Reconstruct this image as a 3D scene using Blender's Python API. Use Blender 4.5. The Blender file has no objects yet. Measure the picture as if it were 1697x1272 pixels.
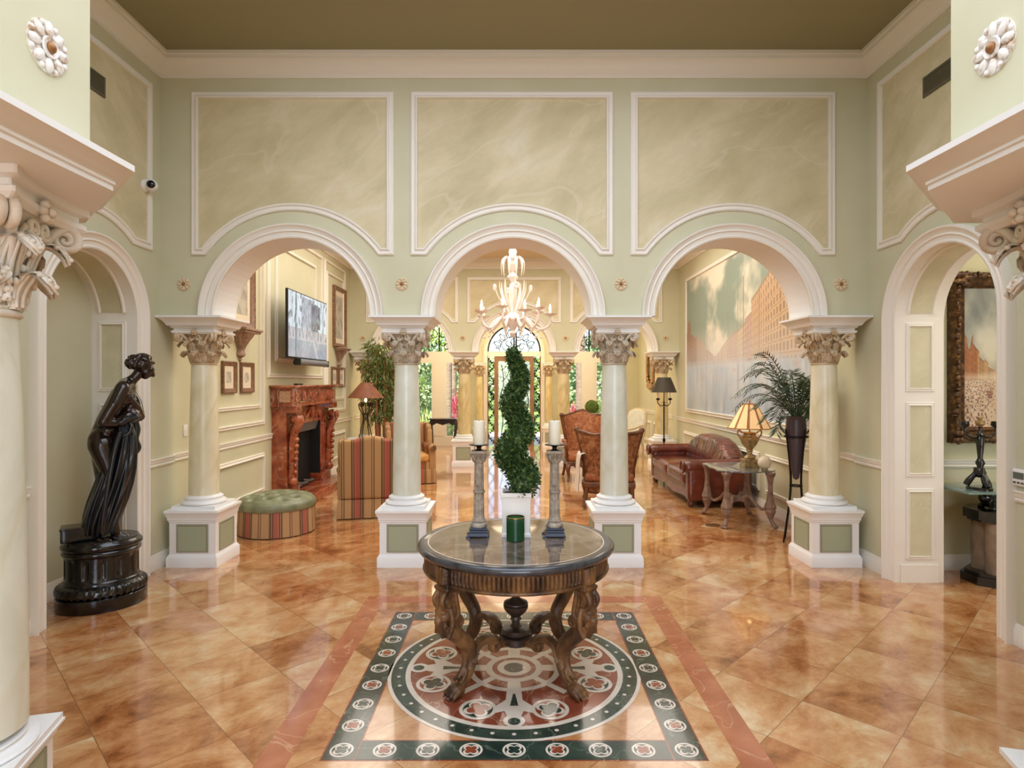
import bpy, math, random
from mathutils import Vector, Matrix, Euler, noise
PI = math.pi
random.seed(7)
SC = bpy.context.scene
COL = SC.collection
def R(d): return math.radians(d)
def wx(px, d): return (px - 852.0) / 1000.0 * d          # sight-line helpers: photo column / row at a known distance
def wz(py, d): return 1.7 - (py - 632.0) / 1000.0 * d

# ------------------------------------------------------------------ geometry collector
class G:
    def __init__(s):
        s.v = []; s.f = []; s.m = []; s.T = None
    def add(s, vs, fs, mi=0):
        o = len(s.v)
        if s.T is None: s.v.extend([tuple(p) for p in vs])
        else: s.v.extend([tuple(s.T @ Vector(p)) for p in vs])
        for f in fs:
            s.f.append([i + o for i in f]); s.m.append(mi)
        return s
    def box(s, x0, x1, y0, y1, z0, z1, mi=0):
        return s.fr((x0+x1)/2, (y0+y1)/2, abs(x1-x0)/2, abs(y1-y0)/2, z0, abs(x1-x0)/2, abs(y1-y0)/2, z1, mi)
    def fr(s, cx, cy, a0, b0, z0, a1, b1, z1, mi=0):       # square frustum
        v = [(cx-a0,cy-b0,z0),(cx+a0,cy-b0,z0),(cx+a0,cy+b0,z0),(cx-a0,cy+b0,z0),
             (cx-a1,cy-b1,z1),(cx+a1,cy-b1,z1),(cx+a1,cy+b1,z1),(cx-a1,cy+b1,z1)]
        return s.add(v, [(3,2,1,0),(4,5,6,7),(0,1,5,4),(1,2,6,5),(2,3,7,6),(3,0,4,7)], mi)
    def stack(s, cx, cy, rows, mi=0):                      # square-plan profile: (half x, half y, z) rows
        n = len(rows); v = []
        for a, b, z in rows: v += [(cx-a,cy-b,z),(cx+a,cy-b,z),(cx+a,cy+b,z),(cx-a,cy+b,z)]
        f = [(3,2,1,0), tuple(4*(n-1)+i for i in range(4))]
        for k in range(n-1):
            for i in range(4):
                j = (i+1) % 4; f.append((4*k+i, 4*k+j, 4*k+4+j, 4*k+4+i))
        return s.add(v, f, mi)
    def rbox(s, x0, x1, y0, y1, z0, z1, b=0.02, n=3, mi=0, puff=0.0):    # rounded box (cushion)
        cx, cy, cz = (x0+x1)/2, (y0+y1)/2, (z0+z1)/2
        hx, hy, hz = (x1-x0)/2, (y1-y0)/2, (z1-z0)/2
        b = min(b, hx*.98, hy*.98, hz*.98)
        def axis(h):
            inner = [-(h-b) + 2*(h-b)*i/6 for i in range(7)]
            return [-h + b*(1-math.cos(PI/2*i/n)) for i in range(n)] + inner + [h - b*(1-math.cos(PI/2*i/n)) for i in range(n-1, -1, -1)]
        ax, ay, az = axis(hx), axis(hy), axis(hz)
        def pt(x, y, z):
            c = Vector((max(-hx+b, min(hx-b, x)), max(-hy+b, min(hy-b, y)), max(-hz+b, min(hz-b, z))))
            d = Vector((x, y, z)) - c
            if d.length > 1e-9:
                d = d.normalized() * b
            p = c + d
            if puff:
                p.z += puff * (1-(x/hx)**2) * (1-(y/hy)**2) * (1 if z > 0 else -.25)
            return (cx+p.x, cy+p.y, cz+p.z)
        for (A, B, fn, flip) in ((ax, ay, lambda u, w: pt(u, w, hz), 0), (ax, ay, lambda u, w: pt(u, w, -hz), 1),
                           (ax, az, lambda u, w: pt(u, -hy, w), 0), (ax, az, lambda u, w: pt(u, hy, w), 1),
                           (ay, az, lambda u, w: pt(hx, u, w), 0), (ay, az, lambda u, w: pt(-hx, u, w), 1)):
            v = [fn(a, c) for c in B for a in A]; na = len(A); f = []
            for j in range(len(B)-1):
                for i in range(na-1):
                    q = (j*na+i, j*na+i+1, (j+1)*na+i+1, (j+1)*na+i)
                    f.append(q[::-1] if flip else q)
            s.add(v, f, mi)
        return s
    def lathe(s, prof, seg=24, c=(0,0,0), sx=1.0, sy=1.0, a0=0.0, a1=2*PI, mi=0, fn=None, cap=True):
        full = abs(a1-a0-2*PI) < 1e-6
        n = seg if full else seg+1; v = []
        for (r, z) in prof:
            for i in range(n):
                a = a0 + (a1-a0)*i/seg
                rr = r if fn is None else fn(r, z, a)
                v.append((c[0]+rr*math.cos(a)*sx, c[1]+rr*math.sin(a)*sy, c[2]+z))
        f = []
        for k in range(len(prof)-1):
            for i in range(seg):
                j = (i+1) % n
                f.append((k*n+i, k*n+j, (k+1)*n+j, (k+1)*n+i))
        if cap and full:
            if prof[0][0] > 1e-5: f.append(tuple(range(n-1, -1, -1)))
            if prof[-1][0] > 1e-5: f.append(tuple((len(prof)-1)*n+i for i in range(n)))
        return s.add(v, f, mi)
    def tube(s, pts, r, seg=8, closed=False, mi=0, flat=(1.0,1.0), up=None, caps=True):
        P = [Vector(p) for p in pts]; n = len(P)
        rr = r if isinstance(r, (list, tuple)) else [r]*n
        v = []; f = []; prev = None
        for i in range(n):
            if closed: t = P[(i+1) % n] - P[i-1]
            else: t = P[min(i+1, n-1)] - P[max(i-1, 0)]
            if t.length < 1e-9: t = Vector((0,0,1))
            t.normalize()
            if up is not None: a = Vector(up)
            elif prev is None: a = Vector((0,0,1)) if abs(t.z) < .9 else Vector((1,0,0))
            else: a = prev
            a = a - t*a.dot(t)
            if a.length < 1e-6:
                a = Vector((1,0,0)) - t*t.x
            a.normalize(); prev = a; b = t.cross(a)
            for k in range(seg):
                w = 2*PI*k/seg
                v.append(P[i] + a*(math.cos(w)*rr[i]*flat[0]) + b*(math.sin(w)*rr[i]*flat[1]))
        m = n if closed else n-1
        for i in range(m):
            j = (i+1) % n
            for k in range(seg):
                l = (k+1) % seg
                f.append((i*seg+k, i*seg+l, j*seg+l, j*seg+k))
        if not closed and caps:
            f.append(tuple(range(seg-1, -1, -1))); f.append(tuple((n-1)*seg+k for k in range(seg)))
        return s.add(v, f, mi)
    def ell(s, c, r, seg=16, rings=10, mi=0, rot=None):
        if not isinstance(r, (list, tuple)): r = (r, r, r)
        M = rot.to_matrix() if isinstance(rot, Euler) else rot
        v = []; f = []
        for i in range(rings+1):
            th = PI*i/rings
            for j in range(seg):
                ph = 2*PI*j/seg
                p = Vector((r[0]*math.sin(th)*math.cos(ph), r[1]*math.sin(th)*math.sin(ph), -r[2]*math.cos(th)))
                if M is not None: p = M @ p
                v.append((c[0]+p.x, c[1]+p.y, c[2]+p.z))
        for i in range(rings):
            for j in range(seg):
                k = (j+1) % seg
                f.append((i*seg+j, i*seg+k, (i+1)*seg+k, (i+1)*seg+j))
        return s.add(v, f, mi)
    def cap(s, p0, p1, r0, r1, seg=14, mi=0):              # tapered capsule
        p0, p1 = Vector(p0), Vector(p1); d = p1-p0; L = d.length or 1e-6; d.normalize()
        pts = []; rs = []
        for i in range(5):
            a = PI/2*(1-i/4.0); pts.append(p0 - d*(r0*math.sin(a))); rs.append(max(r0*math.cos(a), 1e-4))
        for i in range(1, 5):
            pts.append(p0 + d*(L*i/5)); rs.append(r0+(r1-r0)*i/5)
        for i in range(5):
            a = PI/2*i/4.0; pts.append(p1 + d*(r1*math.sin(a))); rs.append(max(r1*math.cos(a), 1e-4))
        return s.tube(pts, rs, seg, mi=mi)
    def grid(s, fn, nu, nv, mi=0, closed=False):           # fn(u,v) in 0..1
        v = [fn(i/(nu if closed else nu), j/nv) for j in range(nv+1) for i in range(nu if closed else nu+1)]
        w = nu if closed else nu+1; f = []
        for j in range(nv):
            for i in range(nu):
                k = (i+1) % w if closed else i+1
                f.append((j*w+i, j*w+k, (j+1)*w+k, (j+1)*w+i))
        return s.add(v, f, mi)
    def prism(s, poly, t0, t1, mp, mi=0):                  # polygon (a,b) between t0 and t1 along a map (a,b,t) -> point
        n = len(poly)
        v = [mp(a, b, t0) for a, b in poly] + [mp(a, b, t1) for a, b in poly]
        f = [tuple(range(n-1, -1, -1)), tuple(range(n, 2*n))]
        for i in range(n):
            j = (i+1) % n; f.append((i, j, n+j, n+i))
        return s.add(v, f, mi)
    def sweep(s, path, prof, mp, closed=True, mi=0):       # moulding: profile (offset to the left of the path, height) with mitred corners
        n = len(path); rows = []
        for i in range(n):
            p = Vector((path[i][0], path[i][1]))
            pa = Vector(path[(i-1) % n][:2]) if (closed or i > 0) else None
            pb = Vector(path[(i+1) % n][:2]) if (closed or i < n-1) else None
            da = (p-pa).normalized() if pa is not None else None
            db = (pb-p).normalized() if pb is not None else None
            if da is None: da = db
            if db is None: db = da
            na = Vector((-da.y, da.x)); nb = Vector((-db.y, db.x))
            m = na+nb
            if m.length < 1e-6: m = na
            m.normalize(); k = 1.0/max(.35, m.dot(na))
            rows.append([mp(p.x+m.x*u*k, p.y+m.y*u*k, h) for u, h in prof])
        q = len(prof); v = [x for r in rows for x in r]; f = []
        for i in range(n if closed else n-1):
            j = (i+1) % n
            for k in range(q-1):
                f.append((i*q+k, j*q+k, j*q+k+1, i*q+k+1))
        if not closed:
            f.append(tuple(range(q))); f.append(tuple((n-1)*q+k for k in range(q-1, -1, -1)))
        return s.add(v, f, mi)

def arc(cx, cz, r, a0, a1, n=24):
    return [(cx+r*math.cos(R(a0+(a1-a0)*i/n)), cz+r*math.sin(R(a0+(a1-a0)*i/n))) for i in range(n+1)]
def spiral(c, r0, r1, turns, a0=0.0, n=28, ax=(1,0,0), ay=(0,0,1), sgn=1):
    c = Vector(c); ax = Vector(ax); ay = Vector(ay); out = []
    for i in range(n+1):
        t = i/n; a = a0 + sgn*2*PI*turns*t; r = r0+(r1-r0)*t
        out.append(c + ax*(r*math.cos(a)) + ay*(r*math.sin(a)))
    return out
def smooth_path(pts, n=6):
    P = [Vector(p) for p in pts]; out = []
    for i in range(len(P)-1):
        p0, p1, p2, p3 = P[max(i-1, 0)], P[i], P[i+1], P[min(i+2, len(P)-1)]
        for k in range(n):
            t = k/n
            out.append(.5*((2*p1)+(p2-p0)*t+(2*p0-5*p1+4*p2-p3)*t*t+(3*p1-p0-3*p2+p3)*t**3))
    out.append(P[-1]); return out
def lerp_list(vals, n):
    out = []; m = len(vals)-1
    for i in range(n):
        t = i/(n-1)*m; k = min(int(t), m-1); out.append(vals[k]+(vals[k+1]-vals[k])*(t-k))
    return out

# ------------------------------------------------------------------ objects
def obj(name, g, mats, parent=None, ang=35, smooth=True):
    me = bpy.data.meshes.new(name)
    me.from_pydata([tuple(p) for p in g.v], [], g.f)
    if not isinstance(mats, (list, tuple)): mats = [mats]
    for m in mats: me.materials.append(m)
    if len(mats) > 1: me.polygons.foreach_set('material_index', g.m)
    if smooth:
        me.polygons.foreach_set('use_smooth', [True]*len(me.polygons))
        me.set_sharp_from_angle(angle=R(ang))
    me.update()
    o = bpy.data.objects.new(name, me); COL.objects.link(o)
    if parent is not None: o.parent = parent
    return o
def blob(name, g, mats, parent=None, voxel=.008, it=4):     # one continuous organic skin over overlapping volumes
    o = obj(name, g, mats, parent, ang=180)
    m = o.modifiers.new('remesh', 'REMESH'); m.mode = 'VOXEL'; m.voxel_size = voxel; m.use_smooth_shade = True
    if it:
        s = o.modifiers.new('smooth', 'SMOOTH'); s.factor = .5; s.iterations = it
    return o
def tag(o, label=None, cat=None, group=None, kind=None):
    if label: o['label'] = label
    if cat: o['category'] = cat
    if group: o['group'] = group
    if kind: o['kind'] = kind
    return o
def thing(name, label, cat, loc=(0,0,0), rotz=0.0, group=None, kind=None):
    o = bpy.data.objects.new(name, None); COL.objects.link(o)
    o.location = loc; o.rotation_euler = (0, 0, rotz); o.empty_display_size = .1
    return tag(o, label, cat, group, kind)
def struct(name, g, m, ang=35, label=None):
    o = obj(name, g, m, None, ang); o['kind'] = 'structure'
    if label: o['label'] = label
    return o
def children(o): return [c for c in bpy.data.objects if c.parent == o]
def dup(root, loc, rotz=None, label=None, scale=None):       # a thing with copies of its parts and sub-parts
    r = root.copy(); COL.objects.link(r); r.location = loc
    if rotz is not None: r.rotation_euler = (0, 0, rotz)
    if label: r['label'] = label
    if scale: r.scale = scale
    def rec(a, b):
        for ch in children(a):
            c = ch.copy(); COL.objects.link(c); c.parent = b; rec(ch, c)
    kids = children(root)
    for ch in kids:
        c = ch.copy(); COL.objects.link(c); c.parent = r; rec(ch, c)
    return r

# ------------------------------------------------------------------ materials
def lin(c):
    def f(x):
        x /= 255.0
        return x/12.92 if x <= .04045 else ((x+.055)/1.055)**2.4
    return (f(c[0]), f(c[1]), f(c[2]), 1.0)
def base_mat(name):
    m = bpy.data.materials.new(name); m.use_nodes = True
    nt = m.node_tree; b = nt.nodes['Principled BSDF']
    return m, nt, b
def mat(name, c, rough=.5, metal=0.0, spec=.5, coat=0.0, emit=None, es=0.0, trans=0.0, alpha=1.0, ior=1.45, sss=0.0):
    m, nt, b = base_mat(name)
    b.inputs['Base Color'].default_value = lin(c)
    b.inputs['Roughness'].default_value = rough; b.inputs['Metallic'].default_value = metal
    b.inputs['Specular IOR Level'].default_value = spec; b.inputs['Coat Weight'].default_value = coat
    b.inputs['Transmission Weight'].default_value = trans; b.inputs['IOR'].default_value = ior
    if emit: b.inputs['Emission Color'].default_value = lin(emit); b.inputs['Emission Strength'].default_value = es
    return m
def ramp(nt, stops):
    r = nt.nodes.new('ShaderNodeValToRGB'); e = r.color_ramp.elements
    while len(e) < len(stops): e.new(.5)
    for i, (p, c) in enumerate(stops): e[i].position = p; e[i].color = lin(c)
    return r
def nmat(name, stops, scale=5.0, detail=6.0, dist=0.0, rough=.5, metal=0.0, spec=.5, coat=0.0, bump=0.0, bscale=None, stretch=(1,1,1), rot=(0,0,0), vein=None, nrough=.55, tex=False, coords='Object'):
    """noise-driven colour; vein = (colour, scale, width, strength) adds thin veins"""
    m, nt, b = base_mat(name); N = nt.nodes; L = nt.links
    tc = N.new('ShaderNodeTexCoord'); mp = N.new('ShaderNodeMapping')
    L.new(tc.outputs[coords], mp.inputs['Vector'])
    if tex: mp.vector_type = 'TEXTURE'
    mp.inputs['Scale'].default_value = stretch; mp.inputs['Rotation'].default_value = tuple(R(a) for a in rot)
    nz = N.new('ShaderNodeTexNoise'); nz.inputs['Scale'].default_value = scale; nz.inputs['Detail'].default_value = detail
    nz.inputs['Distortion'].default_value = dist; nz.inputs['Roughness'].default_value = nrough
    L.new(mp.outputs[0], nz.inputs['Vector'])
    r = ramp(nt, stops); L.new(nz.outputs['Fac'], r.inputs[0]); colr = r.outputs[0]
    if vein:
        vc, vs, vw, vst = vein
        n2 = N.new('ShaderNodeTexNoise'); n2.inputs['Scale'].default_value = vs; n2.inputs['Detail'].default_value = 3; n2.inputs['Distortion'].default_value = .6
        L.new(mp.outputs[0], n2.inputs['Vector'])
        s = N.new('ShaderNodeMath'); s.operation = 'SUBTRACT'; s.inputs[1].default_value = .5; L.new(n2.outputs['Fac'], s.inputs[0])
        a = N.new('ShaderNodeMath'); a.operation = 'ABSOLUTE'; L.new(s.outputs[0], a.inputs[0])
        q = N.new('ShaderNodeMapRange'); q.inputs['From Min'].default_value = 0; q.inputs['From Max'].default_value = vw
        q.inputs['To Min'].default_value = vst; q.inputs['To Max'].default_value = 0; L.new(a.outputs[0], q.inputs['Value'])
        mx = N.new('ShaderNodeMix'); mx.data_type = 'RGBA'; L.new(q.outputs[0], mx.inputs['Factor'])
        L.new(colr, mx.inputs['A']); mx.inputs['B'].default_value = lin(vc); colr = mx.outputs['Result']
    L.new(colr, b.inputs['Base Color'])
    b.inputs['Roughness'].default_value = rough; b.inputs['Metallic'].default_value = metal
    b.inputs['Specular IOR Level'].default_value = spec; b.inputs['Coat Weight'].default_value = coat
    if bump:
        n3 = N.new('ShaderNodeTexNoise'); n3.inputs['Scale'].default_value = bscale or scale*3; n3.inputs['Detail'].default_value = 4
        L.new(tc.outputs[coords], n3.inputs['Vector'])
        bp = N.new('ShaderNodeBump'); bp.inputs['Strength'].default_value = bump; bp.inputs['Distance'].default_value = .02
        L.new(n3.outputs['Fac'], bp.inputs['Height']); L.new(bp.outputs[0], b.inputs['Normal'])
    return m
def stripe_mat(name, stops, period, axis=0, rough=.8):       # woven stripes along one object axis
    m, nt, b = base_mat(name); N = nt.nodes; L = nt.links
    tc = N.new('ShaderNodeTexCoord'); sp = N.new('ShaderNodeSeparateXYZ'); L.new(tc.outputs['Object'], sp.inputs[0])
    d = N.new('ShaderNodeMath'); d.operation = 'MULTIPLY_ADD'; d.inputs[1].default_value = 1.0/period; d.inputs[2].default_value = 100.0; L.new(sp.outputs[axis], d.inputs[0])
    fr = N.new('ShaderNodeMath'); fr.operation = 'FRACT'; L.new(d.outputs[0], fr.inputs[0])
    r = ramp(nt, stops); r.color_ramp.interpolation = 'CONSTANT'; L.new(fr.outputs[0], r.inputs[0])
    L.new(r.outputs[0], b.inputs['Base Color']); b.inputs['Roughness'].default_value = rough; b.inputs['Specular IOR Level'].default_value = .2
    return m
def attr_mat(name, rough=.5, emit=0.0, bump=0.0):
    m, nt, b = base_mat(name); a = nt.nodes.new('ShaderNodeAttribute'); a.attribute_name = 'paint'
    b.inputs['Roughness'].default_value = rough
    if not emit: nt.links.new(a.outputs['Color'], b.inputs['Base Color'])
    else:
        b.inputs['Base Color'].default_value = (.01,.01,.012,1)
        nt.links.new(a.outputs['Color'], b.inputs['Emission Color']); b.inputs['Emission Strength'].default_value = emit
    return m
def painted(name, mp, nx, ny, fn, m, parent=None):           # flat picture: colours per point of a fine grid
    g = G(); g.grid(lambda u, v: mp(u, v), nx, ny)
    o = obj(name, g, m, parent, smooth=False)
    a = o.data.color_attributes.new('paint', 'FLOAT_COLOR', 'POINT'); buf = []
    for j in range(ny+1):
        for i in range(nx+1): buf += list(lin(fn(i/nx, j/ny)))
    a.data.foreach_set('color', buf)
    return o
# ------------------------------------------------------------------ materials of the place
M = {}
M['wall'] = nmat('sage_paint', [(0.3,(205,202,170)),(0.7,(212,209,180))], scale=2.0, detail=3, rough=.55, spec=.3)
M['trim'] = mat('cream_trim', (238,233,222), .42, spec=.4)
M['trimw'] = mat('white_trim', (238,238,236), .42, spec=.4)
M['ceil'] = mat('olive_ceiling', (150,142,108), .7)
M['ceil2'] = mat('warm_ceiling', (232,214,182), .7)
M['panel'] = nmat('faux_marble_panel', [(0.30,(196,184,144)),(0.46,(208,197,158)),(0.58,(218,206,170)),(0.72,(226,218,190))], scale=3.6, detail=8, dist=.3, rough=.5, spec=.3, stretch=(2.4,2.4,1.0), rot=(-30,-35,0), tex=True, nrough=.62, vein=((228,219,192), 1.5, .010, .38))
M['panel2'] = nmat('faux_marble_reveal', [(0.28,(198,192,158)),(0.55,(212,205,172)),(0.75,(222,216,190))], scale=3.0, detail=7, dist=.6, rough=.5, spec=.3, rot=(10,40,20), vein=((232,228,208), 2.6, .008, .3))
M['shaft'] = nmat('column_marble', [(0.28,(204,206,184)),(0.48,(220,222,206)),(0.7,(228,230,218))], scale=2.6, detail=6, dist=1.2, rough=.25, spec=.5, rot=(20,30,0), stretch=(1,1,.7), vein=((200,186,140), 1.6, .03, .25))
M['shaftw'] = nmat('honey_column_marble', [(0.25,(210,180,112)),(0.5,(226,208,156)),(0.75,(230,222,190))], scale=2.4, detail=6, dist=1.2, rough=.25, spec=.5, rot=(20,30,0), stretch=(1,1,.7), vein=((150,150,110), 1.3, .025, .35))
M['shafth'] = nmat('warm_column_marble', [(0.25,(216,202,160)),(0.5,(228,220,190)),(0.75,(234,230,212))], scale=2.4, detail=6, dist=1.2, rough=.25, spec=.5, rot=(20,30,0), stretch=(1,1,.7), vein=((192,176,124), 1.3, .03, .3))
M['cap'] = nmat('antiqued_plaster', [(0.3,(176,146,108)),(0.5,(206,184,150)),(0.7,(226,210,184))], scale=14, detail=5, rough=.55, spec=.3)
M['capg'] = nmat('grey_antiqued_plaster', [(0.3,(170,152,126)),(0.5,(200,186,164)),(0.7,(220,210,194))], scale=14, detail=5, rough=.55, spec=.3)
M['caps'] = nmat('silvered_plaster', [(0.3,(196,172,146)),(0.48,(220,212,198)),(0.7,(236,234,226))], scale=9, detail=5, rough=.4, spec=.5)
M['inset'] = mat('sage_inset', (164,170,142), .5)
M['iron'] = mat('black_iron', (26,24,22), .45, .6)
M['glass'], nt_, b_ = base_mat('clear_glass')
tr_ = nt_.nodes.new('ShaderNodeBsdfTransparent'); gl_ = nt_.nodes.new('ShaderNodeBsdfGlossy'); gl_.inputs['Roughness'].default_value = .02
mx_ = nt_.nodes.new('ShaderNodeMixShader'); mx_.inputs[0].default_value = .06
nt_.links.new(tr_.outputs[0], mx_.inputs[1]); nt_.links.new(gl_.outputs[0], mx_.inputs[2]); nt_.links.new(mx_.outputs[0], nt_.nodes['Material Output'].inputs[0]); nt_.nodes.remove(b_)

def floor_mat():
    m, nt, b = base_mat('travertine_tiles'); N = nt.nodes; L = nt.links
    tc = N.new('ShaderNodeTexCoord'); mp = N.new('ShaderNodeMapping'); L.new(tc.outputs['Object'], mp.inputs[0])
    mp.inputs['Rotation'].default_value = (0, 0, R(-45)); mp.inputs['Location'].default_value = (-3.818 % .457, -1.188 % .457, 0)
    br = N.new('ShaderNodeTexBrick'); br.offset = 0.0; br.squash = 1.0
    for k, v in (('Scale', 1.0), ('Mortar Size', .0016), ('Mortar Smooth', .2), ('Bias', 0.0), ('Brick Width', .457), ('Row Height', .457)): br.inputs[k].default_value = v
    br.inputs['Color1'].default_value = (0,0,0,1); br.inputs['Color2'].default_value = (1,1,1,1); br.inputs['Mortar'].default_value = (.5,.5,.5,1)
    L.new(mp.outputs[0], br.inputs['Vector'])
    sc = N.new('ShaderNodeVectorMath'); sc.operation = 'SCALE'; sc.inputs['Scale'].default_value = 37.0; L.new(br.outputs['Color'], sc.inputs[0])
    ad = N.new('ShaderNodeVectorMath'); ad.operation = 'ADD'; L.new(mp.outputs[0], ad.inputs[0]); L.new(sc.outputs[0], ad.inputs[1])
    m2 = N.new('ShaderNodeMapping'); m2.inputs['Scale'].default_value = (1.0, 1.3, 1.0); m2.inputs['Rotation'].default_value = (0, 0, R(30)); L.new(ad.outputs[0], m2.inputs[0])
    nz = N.new('ShaderNodeTexNoise'); nz.inputs['Scale'].default_value = 2.8; nz.inputs['Detail'].default_value = 12; nz.inputs['Roughness'].default_value = .72; nz.inputs['Distortion'].default_value = .25
    L.new(m2.outputs[0], nz.inputs['Vector'])
    tn = N.new('ShaderNodeMath'); tn.operation = 'MULTIPLY_ADD'; tn.inputs[1].default_value = .16; L.new(br.outputs['Color'], tn.inputs[0]); L.new(nz.outputs['Fac'], tn.inputs[2])
    r = ramp(nt, [(.34,(108,58,26)),(.44,(154,92,46)),(.54,(186,126,76)),(.66,(206,158,108)),(.8,(222,196,156))]); L.new(tn.outputs[0], r.inputs[0])
    mx = N.new('ShaderNodeMix'); mx.data_type = 'RGBA'; L.new(br.outputs['Fac'], mx.inputs['Factor']); L.new(r.outputs[0], mx.inputs['A']); mx.inputs['B'].default_value = lin((112,76,44))
    L.new(mx.outputs['Result'], b.inputs['Base Color'])
    b.inputs['Roughness'].default_value = .16; b.inputs['Specular IOR Level'].default_value = .5; b.inputs['Coat Weight'].default_value = .8; b.inputs['Coat Roughness'].default_value = .05
    return m
M['floor'] = floor_mat()

# ------------------------------------------------------------------ shell
YA, YA2 = 5.55, 5.95       # near arcade wall
YB, YB2 = 12.08, 12.46     # far arcade wall
YF = 16.0                  # glazed front
SPR = 2.30
HC = 4.68                  # foyer ceiling
def fl(y): return lambda a, z, h=0.0: (a, y-h, z)           # surface facing the camera
def lf(x): return lambda a, z, h=0.0: (x+h, a, z)           # left-hand wall surface (faces +x)
def rt(x): return lambda a, z, h=0.0: (x-h, a, z)           # right-hand wall surface (faces -x)

def arch_wall(g, mp, a0, a1, zb, zt, th, ops, n=36, soff=1):
    """wall with round-headed openings; mp(a,z,h): h=0 front, h=-th back"""
    cuts = []; x = a0
    for c, r, sp, base in sorted(ops):
        cuts.append(('s', x, c-r)); cuts.append(('o', c, r, sp, base)); x = c+r
    cuts.append(('s', x, a1))
    def hexa(p0, p1, q0, q1):      # (a,z) lower-left, lower-right, upper-left, upper-right
        v = [mp(*p0, 0), mp(*p1, 0), mp(*q1, 0), mp(*q0, 0), mp(*p0, -th), mp(*p1, -th), mp(*q1, -th), mp(*q0, -th)]
        return v
    for q in cuts:
        if q[0] == 's':
            if q[2]-q[1] < 1e-4: continue
            g.add(hexa((q[1],zb),(q[2],zb),(q[1],zt),(q[2],zt)), [(0,1,2,3),(7,6,5,4),(0,4,5,1),(3,2,6,7)])
        else:
            _, c, r, sp, base = q
            for i in range(n):
                t0 = PI - PI*i/n; t1 = PI - PI*(i+1)/n
                p0 = (c+r*math.cos(t0), sp+r*math.sin(t0)); p1 = (c+r*math.cos(t1), sp+r*math.sin(t1))
                v = hexa(p0, p1, (p0[0],zt), (p1[0],zt))
                g.add(v, [(0,1,2,3),(7,6,5,4),(3,2,6,7)]); g.add(v, [(0,4,5,1)], soff)
            if sp > zb + 1e-4:
                for a in (c-r, c+r):
                    g.add([mp(a,zb,0),mp(a,sp,0),mp(a,sp,-th),mp(a,zb,-th)], [(0,1,2,3)], soff)
    # ends
    for a in (a0, a1): g.add([mp(a,zb,0),mp(a,zt,0),mp(a,zt,-th),mp(a,zb,-th)], [(0,1,2,3)])

PROF = [(-.033,0),(-.033,.014),(-.022,.022),(-.012,.018),(.004,.018),(.016,.032),(.028,.032),(.033,.022),(.033,0)]
def prof(w, k=1.0): return [(u/.033*w/2, h*k) for u, h in PROF]
ARCHV = [(0,0),(0,.028),(.012,.034),(.026,.026),(.05,.030),(.062,.044),(.074,.036),(.098,.046),(.112,.064),(.124,.066),(.13,.05),(.13,0)]   # from the opening outwards
def archivolt(name, mp, c, r, sp, zb=None, m=None, w=.13):
    k = w/.13; p = arc(c, sp, r, 180, 0, 40)            # drawn left to right over the top: outward is to the left
    if zb is not None: p = [(c-r, zb)] + p + [(c+r, zb)]
    g = G(); g.sweep(p, [(u*k, h) for u, h in ARCHV], mp, closed=False)
    return struct(name, g, m or M['trim'])

NT = [0]
def tname():
    NT[0] += 1; return 'trim_%d' % NT[0]
def frame_rect(mp, a0, a1, z0, z1, w=.06, m=None, k=1.0, g=None):
    own = g is None
    if own: g = G()
    p = [(a0+w/2,z0+w/2),(a1-w/2,z0+w/2),(a1-w/2,z1-w/2),(a0+w/2,z1-w/2)]
    g.sweep(p, prof(w, k), mp, closed=True)
    if own: return struct(tname(), g, m or M['trim'])
def notched(a0, a1, z0, z1, c, zc, r, d=0.0):              # rectangle whose lower edge is cut by a round arch, inset by d
    a0 += d; a1 -= d; z0 += d; z1 -= d; r += d
    s = math.asin(max(-1, min(1, (z0-zc)/r))); A = math.degrees(s)
    return [(a1, z0), (a1, z1), (a0, z1), (a0, z0)] + arc(c, zc, r, 180-A, A, 26)
def marble_panel(mp, a0, a1, z0, z1, c, zc, r, w=.065):
    g = G(); p = notched(a0, a1, z0, z1, c, zc, r, w/2)
    g.sweep(p, prof(w), mp, closed=True); struct(tname(), g, M['trim'])
    g = G(); g.prism(notched(a0, a1, z0, z1, c, zc, r, w*.6), .0, .006, mp); struct(tname(), g, M['panel'])

# floor
g = G(); g.box(-8, 8, -5, 16.15, -.2, 0); struct('floor', g, M['floor'])

# foyer arcade wall
ARC_C = (-2.04, -.01, 2.01); RI = .715
g = G(); arch_wall(g, fl(YA), -3.3, 3.3, SPR, HC+.1, YA2-YA, [(c, RI, SPR, 0) for c in ARC_C]); struct('wall_arcade', g, [M['wall'], M['trimw']])
for c in ARC_C:
    archivolt(tname(), fl(YA), c, RI, SPR)
    archivolt(tname(), lambda a, z, h=0.0: (a, YA2+h, z), c, RI, SPR)
for (a0, a1, c) in ((-2.965,-1.105,-2.04), (-.95,.91,-.01), (1.07,2.95,2.01)):
    marble_panel(fl(YA), a0, a1, 2.86, 4.36, c, SPR, .97)
# crown of the foyer
CROWN = [(0,0),(.02,0),(.02,.03),(.035,.04),(.06,.085),(.10,.13),(.115,.135),(.115,.165),(.13,.17),(.13,.20),(0,.20)]
XL, XR = -3.25, 3.25
g = G(); g.sweep([(XL,-4),(XL,YA),(XR,YA),(XR,-4)], [(-u, h+HC-.20) for u, h in CROWN], lambda x, y, h: (x, y, h), closed=False)
struct('trim_crown', g, M['trim'])
g = G(); g.box(XL-.5, XR+.5, -4.2, YA+.1, HC, HC+.2); struct('ceiling', g, M['ceil'])

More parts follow.
